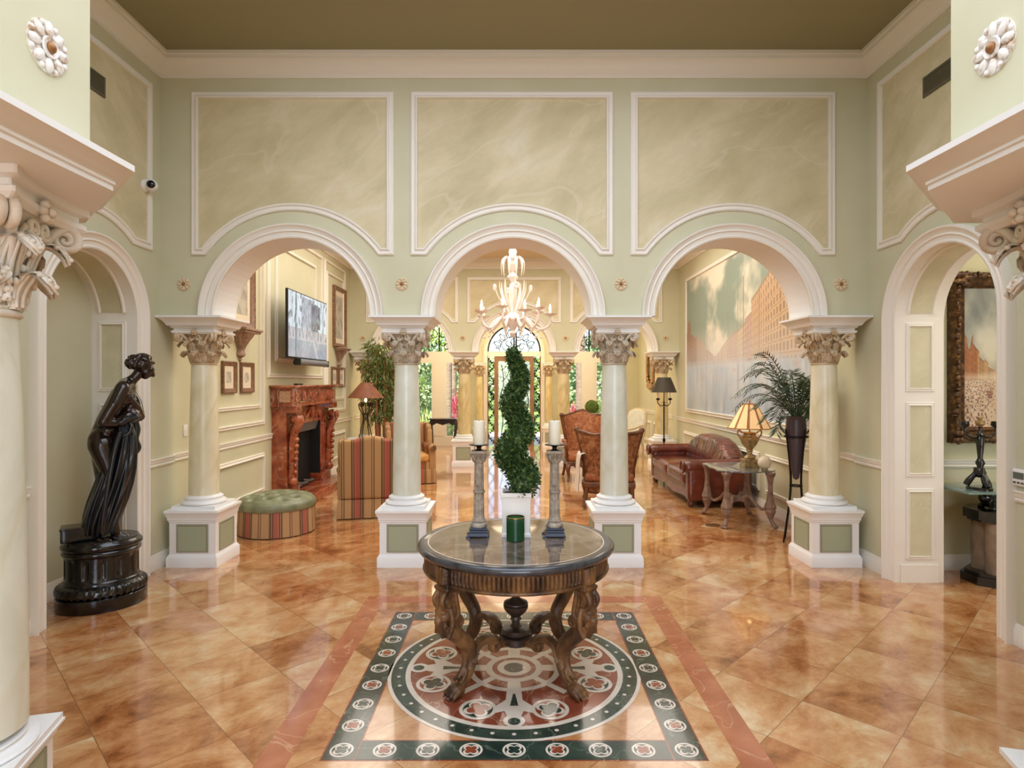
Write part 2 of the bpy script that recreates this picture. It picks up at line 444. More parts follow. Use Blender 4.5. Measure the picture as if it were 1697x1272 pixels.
# foyer side walls with niche and doorway
NC, NR, NS = 4.66, .50, 2.22
DC, DR, DS = 4.57, .54, 2.20
g = G(); arch_wall(g, lf(XL), 2.85, YA+.2, 0, HC+.1, .36, [(NC, NR, NS, 0)]); struct('wall_left', g, [M['wall'], M['trim']])
g = G(); g.box(XL-.50, XL-.36, 2.85, YA2, 0, HC); struct('wall_niche', g, M['wall'])
g = G(); arch_wall(g, rt(XR), 2.85, YA+.2, 0, HC+.1, .36, [(DC, DR, DS, 0)]); struct('wall_right', g, [M['wall'], M['trim']])
archivolt('trim_niche', lf(XL), NC, NR, NS, 0)
archivolt('trim_doorway', lambda a, z, h=0.0: rt(XR)(2*DC-a, z, h), DC, DR, DS, 0)
archivolt('trim_doorway_far', lambda a, z, h=0.0: (XR+.36+h, a, z), DC, DR, DS, 0, w=.10)
marble_panel(lf(XL), 3.95, 5.40, 2.87, 4.36, NC, NS, .80)
marble_panel(rt(XR), 3.92, 5.38, 2.87, 4.36, DC, DS, .82)
# marbled panels lining the reveals (straight jamb and curved head)
def reveal(sgn, c, r, sp, depth=.36):
    x0 = sgn*(3.25+.06); x1 = sgn*(3.25+depth-.05); xm = (x0+x1)/2; hw = abs(x1-x0)/2
    for side in (1, -1):
        ye = c + side*r; inn = -side
        mp = lambda a, z, h=0.0: (a, ye+inn*h, z)
        g = G()
        for z0, z1 in ((.19,.80),(.89,1.53),(1.61,sp+.0)):
            p = [(xm-hw+.02,z0+.02),(xm+hw-.02,z0+.02),(xm+hw-.02,z1-.02),(xm-hw+.02,z1-.02)]
            g.sweep(p if side*sgn > 0 else p, prof(.03, .5), mp, closed=True)
        g.box(sgn*3.27, sgn*(3.25+depth-.02), ye-.012 if inn < 0 else ye, ye if inn < 0 else ye+.012, 0, .15)
        struct(tname(), g, M['trim'])
        g = G()
        for z0, z1 in ((.19,.80),(.89,1.53),(1.61,sp)):
            g.box(xm-hw+.025, xm+hw-.025, ye-.004 if inn < 0 else ye, ye if inn < 0 else ye+.004, z0+.025, z1-.025)
        struct(tname(), g, M['panel2'])
    g = G(); q = r-.004
    g.grid(lambda u, v: (xm-hw+.03+(2*hw-.06)*v, c+q*math.cos(R(8+164*u)), sp+q*math.sin(R(8+164*u))), 30, 1)
    struct(tname(), g, M['panel2'])
    g = G()
    for xx in (xm-hw+.02, xm+hw-.02):
        g.tube([(xx, c+(r-.004)*math.cos(R(8+164*i/30)), sp+(r-.004)*math.sin(R(8+164*i/30))) for i in range(31)], .014, 6)
    struct(tname(), g, M['trim'])
reveal(-1, NC, NR, NS); reveal(1, DC, DR, DS)

# walls near the camera, out to the sides
g = G(); g.box(-3.9, -2.75, 2.55, 2.85, 0, HC); g.box(-2.95, -2.75, -4.2, 2.85, 0, HC); struct('wall_left_near', g, M['wall'])
g = G(); g.box(2.80, 3.9, 2.55, 2.85, 0, HC); g.box(2.80, 3.0, -4.2, 2.85, 0, HC); struct('wall_right_near', g, M['wall'])

g = G(); g.box(-2.95, -2.1, -4.4, -4.2, 0, HC); g.box(2.1, 3.0, -4.4, -4.2, 0, HC); g.box(-2.1, 2.1, -4.4, -4.2, 3.7, HC); struct('wall_back', g, M['wall'])
# the two near piers over the large columns: entablature and wall block
ENT = [(.2,2.449),(-.004,2.449),(-.004,2.468),(-.012,2.472),(-.012,2.484),(-.022,2.488),(-.034,2.502),(-.058,2.524),(-.072,2.532),(-.072,2.556),(0,2.556)]
def pier(name, sgn, dx):
    f = lambda x: sgn*(x) + dx
    path = [(f(1.58),.2),(f(1.58),2.37),(f(2.03),2.85),(f(2.75),2.85)]
    poly = path + [(f(2.75),.2)]
    g = G(); g.prism(poly, 2.45, 2.55, lambda a, b, t: (a, b, t))
    pr = ENT if sgn < 0 else [(-u, h) for u, h in ENT]
    g.sweep(path, pr, lambda x, y, h: (x, y, h), closed=False)
    g.box(min(f(1.58), f(2.75)), max(f(1.58), f(2.75)), .2, .25, 2.45, 2.55)
    struct(tname(), g, M['trimw'])
    g = G(); g.prism([(f(1.68),.2),(f(1.68),2.39),(f(2.06),2.78),(f(2.75),2.78),(f(2.75),.2)], 2.55, HC, lambda a, b, t: (a, b, t))
    struct(name, g, M['wall'])
pier('wall_pier_left', -1, 0.0); pier('wall_pier_right', 1, .05)

# baseboards and chair rails (run along walls)
BASE = [(0,0),(.022,0),(.022,.10),(.014,.112),(.014,.122),(.006,.14),(0,.14)]
RAIL = [(0,.925),(.012,.925),(.018,.94),(.012,.95),(.022,.965),(.022,.985),(.03,.99),(.03,1.0),(0,1.0)]
def run(name, mp, a0, a1, pr):
    g = G(); n = len(pr)
    v = [mp(a0, z, h) for h, z in pr] + [mp(a1, z, h) for h, z in pr]
    g.add(v, [(i, (i+1) % n, n+(i+1) % n, n+i) for i in range(n)] + [tuple(range(n)), tuple(range(2*n-1, n-1, -1))])
    return struct(name, g, M['trim'])
NB = [0]
def base(mp, a0, a1):
    NB[0] += 1; run('baseboard_%d' % NB[0], mp, a0, a1, BASE)
def rail(mp, a0, a1): run(tname(), mp, a0, a1, RAIL)
for (mp, c, r) in ((lf(XL), NC, NR), (rt(XR), DC, DR)):
    for a0, a1 in ((2.85, c-r-.13), (c+r+.13, YA+.2)):
        base(mp, a0, a1); rail(mp, a0, a1)
base(lf(XL-.36), NC-NR-.3, NC+NR+.3)

# living room
XLL, XLR = -3.3, 3.3
HL = 4.15
g = G(); g.box(XLL-.2, XLL, YA+.2, YF+.2, 0, HL+.6); struct('wall_living_left', g, M['wall'])
g = G(); g.box(XLR, XLR+.2, YA+.2, YF+.2, 0, HL+.6); struct('wall_living_right', g, M['wall'])
g = G(); g.box(XLL-.2, XLR+.2, YA2-.1, YB+.1, HL, HL+.2); struct('ceiling_living', g, M['ceil2'])
g = G(); g.sweep([(XLL,YA2),(XLL,YB),(XLR,YB),(XLR,YA2)], [(-u, h+HL-.20) for u, h in CROWN], lambda x, y, h: (x, y, h), closed=True)
struct('trim_crown_living', g, M['trim'])
ARC_F = (-2.03, 0.0, 2.03)
g = G(); arch_wall(g, fl(YB), -3.3, 3.3, SPR, HL+.1, YB2-YB, [(c, RI, SPR, 0) for c in ARC_F]); struct('wall_arcade_far', g, [M['wall'], M['trimw']])
for c in ARC_F: archivolt(tname(), fl(YB), c, RI, SPR)
for (a0, a1, c) in ((-2.965,-1.12,-2.03), (-.94,.94,0.0), (1.12,2.965,2.03)):
    marble_panel(fl(YB), a0, a1, 2.88, 3.79, c, SPR, .97)
for mp in (lf(XLL), rt(XLR)):
    base(mp, YA+.2, 12.2); base(mp, 12.5, YF)
    rail(mp, 12.5, YF)
rail(lf(XLL), YA+.2, 8.2); rail(lf(XLL), 10.1, 12.2); rail(rt(XLR), YA+.2, 12.2)
for (a0, a1) in ((6.3, 7.95), (10.45, 11.75)):
    frame_rect(lf(XLL), a0, a1, .26, .77, .05); frame_rect(lf(XLL), a0, a1, 1.14, 3.85, .05); frame_rect(lf(XLL), a0+.12, a1-.12, 1.36, 3.65, .045)
frame_rect(lf(XLL), 8.05, 10.35, 1.75, 3.85, .06); frame_rect(lf(XLL), 8.32, 10.02, 1.98, 3.62, .05)
for (a0, a1) in ((6.2, 7.9), (8.1, 9.8), (10.0, 11.7)):
    frame_rect(rt(XLR), a0, a1, .24, .75, .05)
for (a0, a1) in ((12.8, 14.2), (14.4, 15.8)):
    frame_rect(rt(XLR), a0, a1, .24, .75, .05); frame_rect(lf(XLL), a0, a1, .24, .75, .05)

# glazed front of the vestibule
FS = 2.50; FR = .71
g = G(); g.box(XLL-.2, XLR+.2, YB2-.1, YF+.2, 3.6, 3.8); struct('ceiling_vestibule', g, M['ceil2'])
g = G(); arch_wall(g, fl(YF), -3.3, 3.3, 0, 3.8, .2, [(c, FR, FS, 0) for c in (-2.0, 0.0, 2.0)]); struct('wall_front', g, [M['wall'], M['trim']])
for c in (-2.0, 0.0, 2.0): archivolt(tname(), fl(YF), c, FR, FS, 0, w=.10)

def scroll_panel(g, mp, a, z0, z1, hw, n):
    """iron scrollwork between two stiles: alternating S scrolls"""
    h = (z1-z0)/n
    for k in range(n):
        zc = z0+h*(k+.5); s = 1 if k % 2 else -1
        for t in (1, -1):
            c = (a+s*t*hw*.30, zc+t*h*.22)
            pts = []
            for i in range(15):
                q = i/14; an = (PI/2 if t > 0 else -PI/2) + s*(-1)*q*1.6*PI*t*t; rr = hw*.72*(1-.72*q)
                pts.append(mp(c[0]+rr*math.cos(an)*1.0, c[1]+rr*math.sin(an), .0))
            g.tube(pts, .011, 4)
        g.tube([mp(a-hw*.9*s, zc-h*.5, 0), mp(a, zc, 0), mp(a+hw*.9*s, zc+h*.5, 0)], .009, 4)
def fan_iron(g, mp, c, zb, r):
    for i in range(7):
        A = R(12+156*i/6)
        for q in (-1, 1):
            cc = (c+r*.66*math.cos(A+q*.12), zb+r*.66*math.sin(A+q*.12))
            pts = [mp(cc[0]+r*.19*(1-.7*k/12)*math.cos(A+q*(PI*.1+1.7*PI*k/12)), cc[1]+r*.19*(1-.7*k/12)*math.sin(A+q*(PI*.1+1.7*PI*k/12)), 0) for k in range(13)]
            g.tube(pts, .010, 4)
    for i in range(5):
        A = R(30+120*i/4); cc = (c+r*.34*math.cos(A), zb+r*.34*math.sin(A))
        g.tube([mp(cc[0]+r*.15*(1-.6*k/12)*math.cos(A+1.8*PI*k/12), cc[1]+r*.15*(1-.6*k/12)*math.sin(A+1.8*PI*k/12), 0) for k in range(13)], .010, 4)
    g.tube([mp(c+(r-.02)*math.cos(R(180*i/24)), zb+(r-.02)*math.sin(R(180*i/24)), 0) for i in range(25)], .018, 6)
    g.tube([mp(c, zb, 0), mp(c, zb+r, 0)], .02, 6)
YG = YF+.10
# side windows: two tall panes with a broad post, fanlight with scrollwork above
for n_, c in ((1, -2.0), (2, 2.0)):
    g = G()
    g.box(c-FR, c+FR, YG-.05, YG+.05, 2.20, FS); g.box(c-FR, c+FR, YG-.05, YG+.05, 0, .25)
    g.box(c-.14, c+.14, YG-.06, YG+.06, .25, 2.20)
    for s in (-1, 1):
        g.box(c+s*FR-.04, c+s*FR+.04, YG-.05, YG+.05, .25, 2.2); g.box(c+s*.17-.03, c+s*.17+.03, YG-.045, YG+.045, .25, 2.2)
    w = struct('window_%d' % n_, g, M['trim'])
    gi = G(); fan_iron(gi, fl(YG), c, FS, FR); o = obj('fanlight_scrollwork', gi, M['iron'], w)
    gp = G()
    for a0, a1 in ((c-FR+.04, c-.17), (c+.17, c+FR-.04)): gp.box(a0, a1, YG-.004, YG+.004, .25, 2.2)
    obj('pane', gp, M['glass'], w)
# front door: wooden frame, glass leaf, iron sidelights and fanlight
M['doorwood'] = nmat('weathered_door_wood', [(0.3,(124,88,62)),(0.7,(172,132,100))], scale=6, rough=.5, stretch=(6,6,.6))
g = G(); g.box(-FR, FR, YG-.06, YG+.06, 2.37, FS); d = struct('door_1', g, M['trim'])
g = G()
for s in (-1, 1): g.box(s*.475-.055, s*.475+.055, YG-.05, YG+.05, 0, 2.37); g.box(s*.70-.015, s*.70+.015, YG-.05, YG+.05, 0, 2.37)
g.box(-.43, .43, YG-.044, YG+.044, 2.24, 2.366); g.box(-.43, .43, YG-.044, YG+.044, 0, .14)
obj('door_frame', g, M['doorwood'], d)
g = G()
for s in (-1, 1): scroll_panel(g, fl(YG), s*.61, .05, 2.33, .085, 11)
o = obj('sidelight_scrollwork', g, M['iron'], d)
g = G(); fan_iron(g, fl(YG), 0, FS, FR); obj('fanlight_scrollwork', g, M['iron'], d)
g = G(); g.box(-.46, .46, YG-.004, YG+.004, .16, 2.22); obj('pane', g, M['glass'], d)
g = G()                                                       # iron branch pattern of the door leaf
rnd = random.Random(3)
for s in (-1, 1):
    p = [(s*.36, .2), (s*.30, .7), (s*.38, 1.2), (s*.28, 1.7), (s*.34, 2.15)]
    g.tube(smooth_path([fl(YG-.0)(a, z, .02) for a, z in p], 5), .012, 5)
    for z in (.5, .9, 1.3, 1.7, 2.0):
        g.tube(smooth_path([fl(YG)(s*.33, z, .02), fl(YG)(s*.22, z+.1, .02), fl(YG)(s*.14, z+.26, .02)], 4), .008, 4)
obj('leaf_ironwork', g, M['iron'], d)

# side hall behind the right-hand doorway
g = G(); g.box(3.61, 6.2, 5.45, 5.6, 0, 3.4); struct('wall_hall_back', g, M['wall'])
g = G(); g.box(6.0, 6.2, 2.6, 5.6, 0, 3.4); struct('wall_hall_right', g, M['wall'])
g = G(); g.box(3.61, 6.2, 2.6, 2.75, 0, 3.4); struct('wall_hall_near', g, M['wall'])
g = G(); g.box(3.6, 6.2, 2.6, 5.6, 3.4, 3.5); struct('ceiling_hall', g, M['ceil2'])
base(fl(5.45), 3.7, 6.0); rail(fl(5.45), 3.7, 6.0)

# inlaid medallion and borders in the floor
M['in_red'] = nmat('rosso_inlay', [(0.3,(120,56,38)),(0.7,(158,84,58))], scale=6, rough=.12, coat=.2, vein=((206,170,140), 5, .012, .6))
M['in_red2'] = nmat('rose_border_inlay', [(0.3,(164,92,62)),(0.7,(190,120,86))], scale=5, rough=.12, coat=.2, vein=((222,180,140), 4, .012, .5))
M['in_grn'] = nmat('verde_inlay', [(0.3,(34,48,42)),(0.7,(62,78,66))], scale=7, rough=.12, coat=.2, vein=((120,134,118), 5, .012, .5))
M['in_wht'] = nmat('cream_inlay', [(0.3,(214,200,182)),(0.7,(230,220,206))], scale=8, rough=.12, coat=.2)
CX, CY = 0.0, 3.58
def medallion():
    g = G(); z = [0.0]
    W, GR, RD, RE = 0, 1, 2, 3
    def lay(k): z[0] = .0006 + .0005*k
    def poly(p, mi):
        z[0] += 2e-6; g.add([(a, b, z[0]) for a, b in p], [tuple(range(len(p)))], mi)
    def disc(c, r, mi, n=40): poly([(c[0]+r*math.cos(2*PI*i/n), c[1]+r*math.sin(2*PI*i/n)) for i in range(n)], mi)
    def rect(x0, x1, y0, y1, mi): poly([(x0,y0),(x1,y0),(x1,y1),(x0,y1)], mi)
    def ring(c, r0, r1, mi, n=64):
        for i in range(n):
            a, b = 2*PI*i/n, 2*PI*(i+1)/n
            poly([(c[0]+r0*math.cos(a), c[1]+r0*math.sin(a)), (c[0]+r1*math.cos(a), c[1]+r1*math.sin(a)), (c[0]+r1*math.cos(b), c[1]+r1*math.sin(b)), (c[0]+r0*math.cos(b), c[1]+r0*math.sin(b))], mi)
    def quatre(c, r, mi, rot):
        for k in range(4):
            a = rot + k*PI/2; disc((c[0]+r*.55*math.cos(a), c[1]+r*.55*math.sin(a)), r*.42, mi, 18)
        disc(c, r*.34, mi, 16)
    # rose border
    lay(0); o_, i_ = 1.153, 1.009; o2 = 1.20
    for s in (-1, 1):
        poly([(CX+s*o_, CY-o2), (CX+s*i_, CY-o2+.14), (CX+s*i_, CY+o2-.14), (CX+s*o_, CY+o2)][::s], RE)
        poly([(CX-o_, CY+s*o2), (CX-i_, CY+s*(o2-.14)), (CX+i_, CY+s*(o2-.14)), (CX+o_, CY+s*o2)][::-s], RE)
    # green strip with quatrefoil rounds, thin red edge
    lay(0); A0, A1 = .867, .725
    for s in (-1, 1):
        rect(CX+min(s*(A0+.008), s*(A1-.008)), CX+max(s*(A0+.008), s*(A1-.008)), CY-A0-.008, CY+A0+.008, RD)
        rect(CX-A1, CX+A1, CY+min(s*(A0+.008), s*(A1-.008)), CY+max(s*(A0+.008), s*(A1-.008)), RD)
    lay(1)
    for s in (-1, 1):
        rect(CX+min(s*A0, s*A1), CX+max(s*A0, s*A1), CY-A0, CY+A0, GR)
        rect(CX-A1+.008, CX+A1-.008, CY+min(s*A0, s*A1), CY+max(s*A0, s*A1), GR)
    mid = (A0+A1)/2; spots = []
    for k in range(-4, 5):
        t = mid*k/4
        spots += [(mid, t), (-mid, t)]
        if abs(k) < 4: spots += [(t, mid), (t, -mid)]
    for n, (a, b) in enumerate(spots):
        c = (CX+a, CY+b); inner = RD if (round((a+b)/mid*4)) % 2 else GR
        lay(2); disc(c, .054, W, 28); lay(3); disc(c, .044, GR, 24)
        lay(4); quatre(c, .044, W, PI/4); lay(5); quatre(c, .033, inner, PI/4)
    # medallion
    lay(1); disc((CX,CY), .735, W, 96); lay(2); disc((CX,CY), .715, GR, 96); lay(3)
    for k in range(40):
        a = 2*PI*k/40; disc((CX+.672*math.cos(a), CY+.672*math.sin(a)), .011, W, 10)
    disc((CX,CY), .635, W, 96); lay(4); disc((CX,CY), .605, RD, 96)
    lay(5)
    for k in range(4):                                       # cream strapwork on the axes
        a = k*PI/2; ca, sa = math.cos(a), math.sin(a)
        def tr(u, w): return (CX+u*ca-w*sa, CY+u*sa+w*ca)
        poly([tr(.16,-.035), tr(.36,-.045), tr(.46,-.13), tr(.50,-.13), tr(.47,-.05), tr(.54,-.028), tr(.54,.028), tr(.47,.05), tr(.50,.13), tr(.46,.13), tr(.36,.045), tr(.16,.035)], W)
        disc(tr(.56,0), .055, W, 24)
        b = a+PI/4; cb, sb = math.cos(b), math.sin(b)
        def tb(u, w): return (CX+u*cb-w*sb, CY+u*sb+w*cb)
        poly([tb(.16,-.02), tb(.40,-.02), tb(.40,.02), tb(.16,.02)], W)
    ring((CX,CY), .24, .275, W); ring((CX,CY), .13, .17, W, 40)
    lay(6)
    for k in range(4):
        a = k*PI/2; ca, sa = math.cos(a), math.sin(a)
        disc((CX+.565*ca, CY+.565*sa), .032, GR, 18)
        def tr(u, w): return (CX+u*ca-w*sa, CY+u*sa+w*ca)
        poly([tr(.30,-.006), tr(.42,-.022), tr(.42,.022), tr(.30,.006)], GR)
    for k in range(8):
        a = R(22.5+45*k); c = (CX+.49*math.cos(a), CY+.49*math.sin(a))
        lay(7); disc(c, .098, W, 40); lay(8); disc(c, .078, GR if k % 2 else RD, 36)
        lay(9); quatre(c, .080, W, a+PI/4); lay(10); quatre(c, .062, RD if k % 2 else GR, a+PI/4)
    lay(7); disc((CX,CY), .10, W, 32); lay(8); disc((CX,CY), .06, GR, 24)
    o = struct('floor_medallion', g, [M['in_wht'], M['in_grn'], M['in_red'], M['in_red2']], label='inlaid round stone medallion with square quatrefoil border in the tiled floor')
    return o
medallion()
# ------------------------------------------------------------------ Corinthian columns
def capital_geo():
    g = G(); H = .30
    bell = [(.112,-.012),(.120,-.006),(.120,.006),(.112,.012),(.112,.02),(.114,.10),(.125,.18),(.150,.25),(.165,.272),(.165,.28)]
    g.lathe(bell, 32)
    def leaf(a, z0, h, w, r0, out, curl):
        ca, sa = math.cos(a), math.sin(a)
        def fn(u, v, lift=0.0):
            t = v; x = (u-.5)*2
            pw = w*(.66+.50*math.sin(PI*min(1, t*.8+.10)))*math.sqrt(max(0, 1-t**7))
            lat = x*pw*.5*(1-.26*abs(math.sin(t*PI*5.5))*abs(x)**3)
            if t < .66: zz = z0+h*t/.66; rr = r0+out*.35*(t/.66)**2.4
            else:
                q = (t-.66)/.34*PI*curl
                zz = z0+h+.020*math.sin(q)-(.024*(q-PI/2) if q > PI/2 else 0); rr = r0+out*.35+out*.60*(1-math.cos(q))/2*1.2
            zz -= .010*abs(x)**2*max(0, t-.4); rr += .006*(1-x*x)*(1-.3*t)+.004*math.cos(x*PI*4)*(1-t*.3)+lift
            b = a+math.atan2(lat, max(rr, .05))
            return (rr*math.cos(b), rr*math.sin(b), zz+lift*(.6 if t > .66 else 0))
        g.grid(fn, 16, 22)
        g.grid(lambda u, v: tuple(Vector(fn(1-u, v))-Vector((ca*.008, sa*.008, .006 if v > .66 else 0))), 16, 22)
        for x, r in ((0,.0062),(-.42,.0048),(.42,.0048),(-.78,.0036),(.78,.0036)):     # ribs of the leaf
            g.tube([fn(.5+x/2*(1-.25*k/11), .04+(.93-.16*abs(x))*k/11, .002) for k in range(12)], lerp_list([r, r, r*.6], 12), 7)
        for k in range(5):                                       # knuckled tip and side lobes
            p = Vector(fn(.16+.17*k, .97-.05*abs(k-2), .0)); g.ell(p, (.0085,.0085,.0075), 8, 6)
        for t in (.22, .40, .58):
            for x in (.03, .97): g.ell(fn(x, t, .003), (.0075,.0075,.011), 8, 6)
    for k in range(8): leaf(k*PI/4, .012, .085, .105, .116, .080, .95)
    for k in range(8): leaf((k+.5)*PI/4, .03, .160, .100, .117, .095, .95)
    # corner volutes and inner helices
    for k in range(4):
        a = PI/4 + k*PI/2; d = Vector((math.cos(a), math.sin(a), 0)); t = Vector((-d.y, d.x, 0))
        for s in (-1, 1):
            st = smooth_path([d*.118+t*(s*.05)+Vector((0,0,.13)), d*.150+t*(s*.045)+Vector((0,0,.20)), d*.190+t*(s*.03)+Vector((0,0,.255)), d*.225+t*(s*.018)+Vector((0,0,.283))], 5)
            sp = spiral(d*.222+t*(s*.014)+Vector((0,0,.243)), .040, .007, 1.7, PI/2, 26, d, (0,0,1), -1)
            g.tube(st[:-1]+sp, lerp_list([.010,.013,.014,.011,.009,.007], len(st)-1+len(sp)), 10)
        g.ell(d*.222+Vector((0,0,.243)), (.014,.014,.014), 8, 6)
        g.cap(d*.18+Vector((0,0,.262)), d*.235+Vector((0,0,.268)), .016, .013, 8)
        f = k*PI/2; e = Vector((math.cos(f), math.sin(f), 0)); w = Vector((-e.y, e.x, 0))
        for s in (-1, 1):
            g.tube(smooth_path([e*.122+w*(s*.055)+Vector((0,0,.15)), e*.14+w*(s*.05)+Vector((0,0,.21))], 4)[:-1] + spiral(e*.165+w*(s*.030)+Vector((0,0,.238)), .028, .006, 1.5, PI if s < 0 else 0, 20, w, (0,0,1), -s*1), .0085, 6)
        # rosette (fleuron) at the middle of the abacus
        c = e*.185+Vector((0,0,.288))
        for q in range(6):
            b = q*PI/3; g.ell(c+w*(.021*math.cos(b))+Vector((0,0,.021*math.sin(b))), (.013,.013,.013), 8, 6)
        g.ell(c+e*.012, (.013,.013,.013), 8, 6)
    return g
def abacus_geo():
    g = G(); rows = []
    for z, k in ((.272,.90),(.286,.97),(.300,.97),(.306,.90),(.322,.90),(.330,1.0),(.352,1.0)):
        ring = []
        for q in range(4):
            a = q*PI/2
            for i in range(8):
                t = -1+2*i/7; x = .205*t*k; y = (.185+.025*t*t)*k if abs(t) < .99 else .21*k
                ring.append((y*math.cos(a)-x*math.sin(a), y*math.sin(a)+x*math.cos(a), z))
        rows.append(ring)
    n = len(rows[0]); v = [p for r in rows for p in r]; f = [tuple(range(n-1,-1,-1)), tuple((len(rows)-1)*n+i for i in range(n))]
    for j in range(len(rows)-1):
        for i in range(n): f.append((j*n+i, j*n+(i+1) % n, (j+1)*n+(i+1) % n, (j+1)*n+i))
    return g.add(v, f)
def shaft_geo():
    g = G(); p = []
    for i in range(17):
        t = i/16; p.append((.133 - .023*t**1.6 + .002*math.sin(PI*t), .600+1.255*t))
    p += [(.116,1.858),(.118,1.866)]
    return g.lathe(p, 40, cap=False)
def base_geo():
    g = G(); g.stack(0, 0, [(.200,.200,.520),(.200,.200,.553)])
    g.lathe([(.185,.553),(.197,.558),(.200,.568),(.195,.578),(.180,.582),(.165,.588),(.158,.596),(.163,.604),(.168,.610),(.166,.618),(.156,.622),(.148,.628),(.140,.634)], 40)
    return g
def pedestal_geo():
    g = G()
    g.stack(0, 0, [(.232,.232,0),(.232,.232,.085),(.226,.226,.095),(.222,.222,.105),(.212,.212,.118),(.212,.212,.405),(.218,.218,.412),(.218,.218,.425),(.224,.224,.430),(.226,.226,.455),(.234,.234,.470),(.240,.240,.492),(.246,.246,.500),(.246,.246,.520)])
    return g
def inset_geo(k):
    """recessed-looking panel with a thin moulded edge on one pedestal face"""
    a = k*PI/2; ca, sa = math.cos(a), math.sin(a)
    mp = lambda u, z, h=0.0: ((.2121+h)*ca - u*sa, (.2121+h)*sa + u*ca, z)
    g = G(); g.prism([(-.135,.145),(.135,.145),(.135,.382),(-.135,.382)], 0, .003, mp, 0)
    p = [(-.135,.145),(.135,.145),(.135,.382),(-.135,.382)]
    g.sweep(p, [(-.012,0),(-.010,.007),(.0,.009),(.008,.004),(.008,0)], mp, True, 1)
    return g
def block_geo(dx=.0):
    g = G()
    g.stack(0, 0, [(.226,.226,2.212),(.236,.236,2.222),(.240,.240,2.236),(.244,.244,2.240),(.262,.262,2.262),(.288,.288,2.278),(.296,.296,2.282),(.296,.296,2.300)])
    return g
M['insedge'] = mat('gilt_grey_bead', (150,148,124), .5)
COLPARTS = None
def column(label, x, y, rot=0.0, s=1.0, cap_m=None, shaft_m=None, trim_m=None, zs=None, group=None, block=True):
    """zs scales the height; s the plan"""
    t = thing('corinthian_column', label, 'column', (x, y, 0), rot, group, 'thing')
    trim_m = trim_m or M['trimw']
    p = obj('pedestal', pedestal_geo(), trim_m, t)
    for k in range(4): obj('inset_panel', inset_geo(k), [M['inset'], M['insedge']], p)
    obj('base', base_geo(), trim_m, t); obj('shaft', shaft_geo(), shaft_m or M['shaft'], t)
    c = G(); cg = capital_geo(); c.T = Matrix.Translation((0, 0, 1.868)); c.add(cg.v, cg.f)
    obj('capital', c, cap_m or M['cap'], t, ang=70)
    c = G(); cg = abacus_geo(); c.T = Matrix.Translation((0, 0, 1.868)); c.add(cg.v, cg.f)
    obj('abacus', c, trim_m, t)
    if block: obj('entablature_block', block_geo(), trim_m, t)
    t.scale = (s, s, zs or s)
    return t
YC = 5.745
c0 = column('marble column with tan capital standing beside the bronze statue niche', -2.95, YC, cap_m=M['cap'], shaft_m=M['shafth'], group='columns of the near arcade')
c1 = column('pale marble column behind the round table, nearest the striped armchair', -1.022, YC, cap_m=M['capg'], group='columns of the near arcade')
c2 = column('pale marble column behind the round table, in front of the carved armchairs', .953, YC, cap_m=M['capg'], group='columns of the near arcade')
c3 = column('marble column with tan capital in front of the potted palm', 2.95, YC, cap_m=M['cap'], shaft_m=M['shafth'], group='columns of the near arcade')
YC2 = 12.27
cf = column('distant honey marble column behind the scrolled iron lamp', -3.0, YC2, cap_m=M['cap'], shaft_m=M['shaftw'], group='columns of the far arcade')
for x, lb in ((-3.0, 'distant honey marble column behind the scrolled iron lamp'), (-1.015, 'distant honey marble column between the dark console table and the entrance door'),
              (1.005, 'distant honey marble column between the entrance door and the orange carved armchair'), (3.0, 'distant honey marble column behind the black floor lamp')):
    if x != -3.0: dup(cf, (x, YC2, 0), 0, lb)
for x, lb in ((-.90, 'slim engaged honey column against the front wall, on the console table side of the door'), (.90, 'slim engaged honey column against the front wall, on the armchair side of the door')):
    t = dup(cf, (x, 15.72, 0), 0, lb, scale=(.72, .72, .985)); t['group'] = 'engaged columns by the front door'
    for ch in children(t):
        if ch.name.startswith('entablature'): bpy.data.objects.remove(ch)
# the two large columns that frame the view
S = 1.45
def big(label, x, y, rot, pk=.96, zb=.27):
    t = column(label, x, y, rot, 1.0, M['caps'], M['shaft'], M['trimw'], group='large columns framing the foyer', block=False)
    for ch in list(children(t)):
        n = ch.name.split('.')[0]
        if n in ('capital', 'abacus'):
            ch.scale = (S, S, S*.96); ch.location = (0, 0, 2.45 - 2.22*S*.96 + (.0))
        elif n == 'shaft': k = (1.974-zb-.10)/1.255; ch.scale = (S, S, k); ch.location = (0, 0, zb+.10-.6*k)
        elif n == 'base': ch.scale = (1.15, 1.15, .75); ch.location = (0, 0, zb-.52*.75)
        elif n == 'pedestal': ch.scale = (pk, pk, zb/.52)
    return t
big('large pale column with silvered capital at the near end of the statue wall', -2.085, 2.29, R(15))
big('large column with silvered capital at the near end of the painting doorway wall', 2.23, 2.29, R(-15), .66, .12)

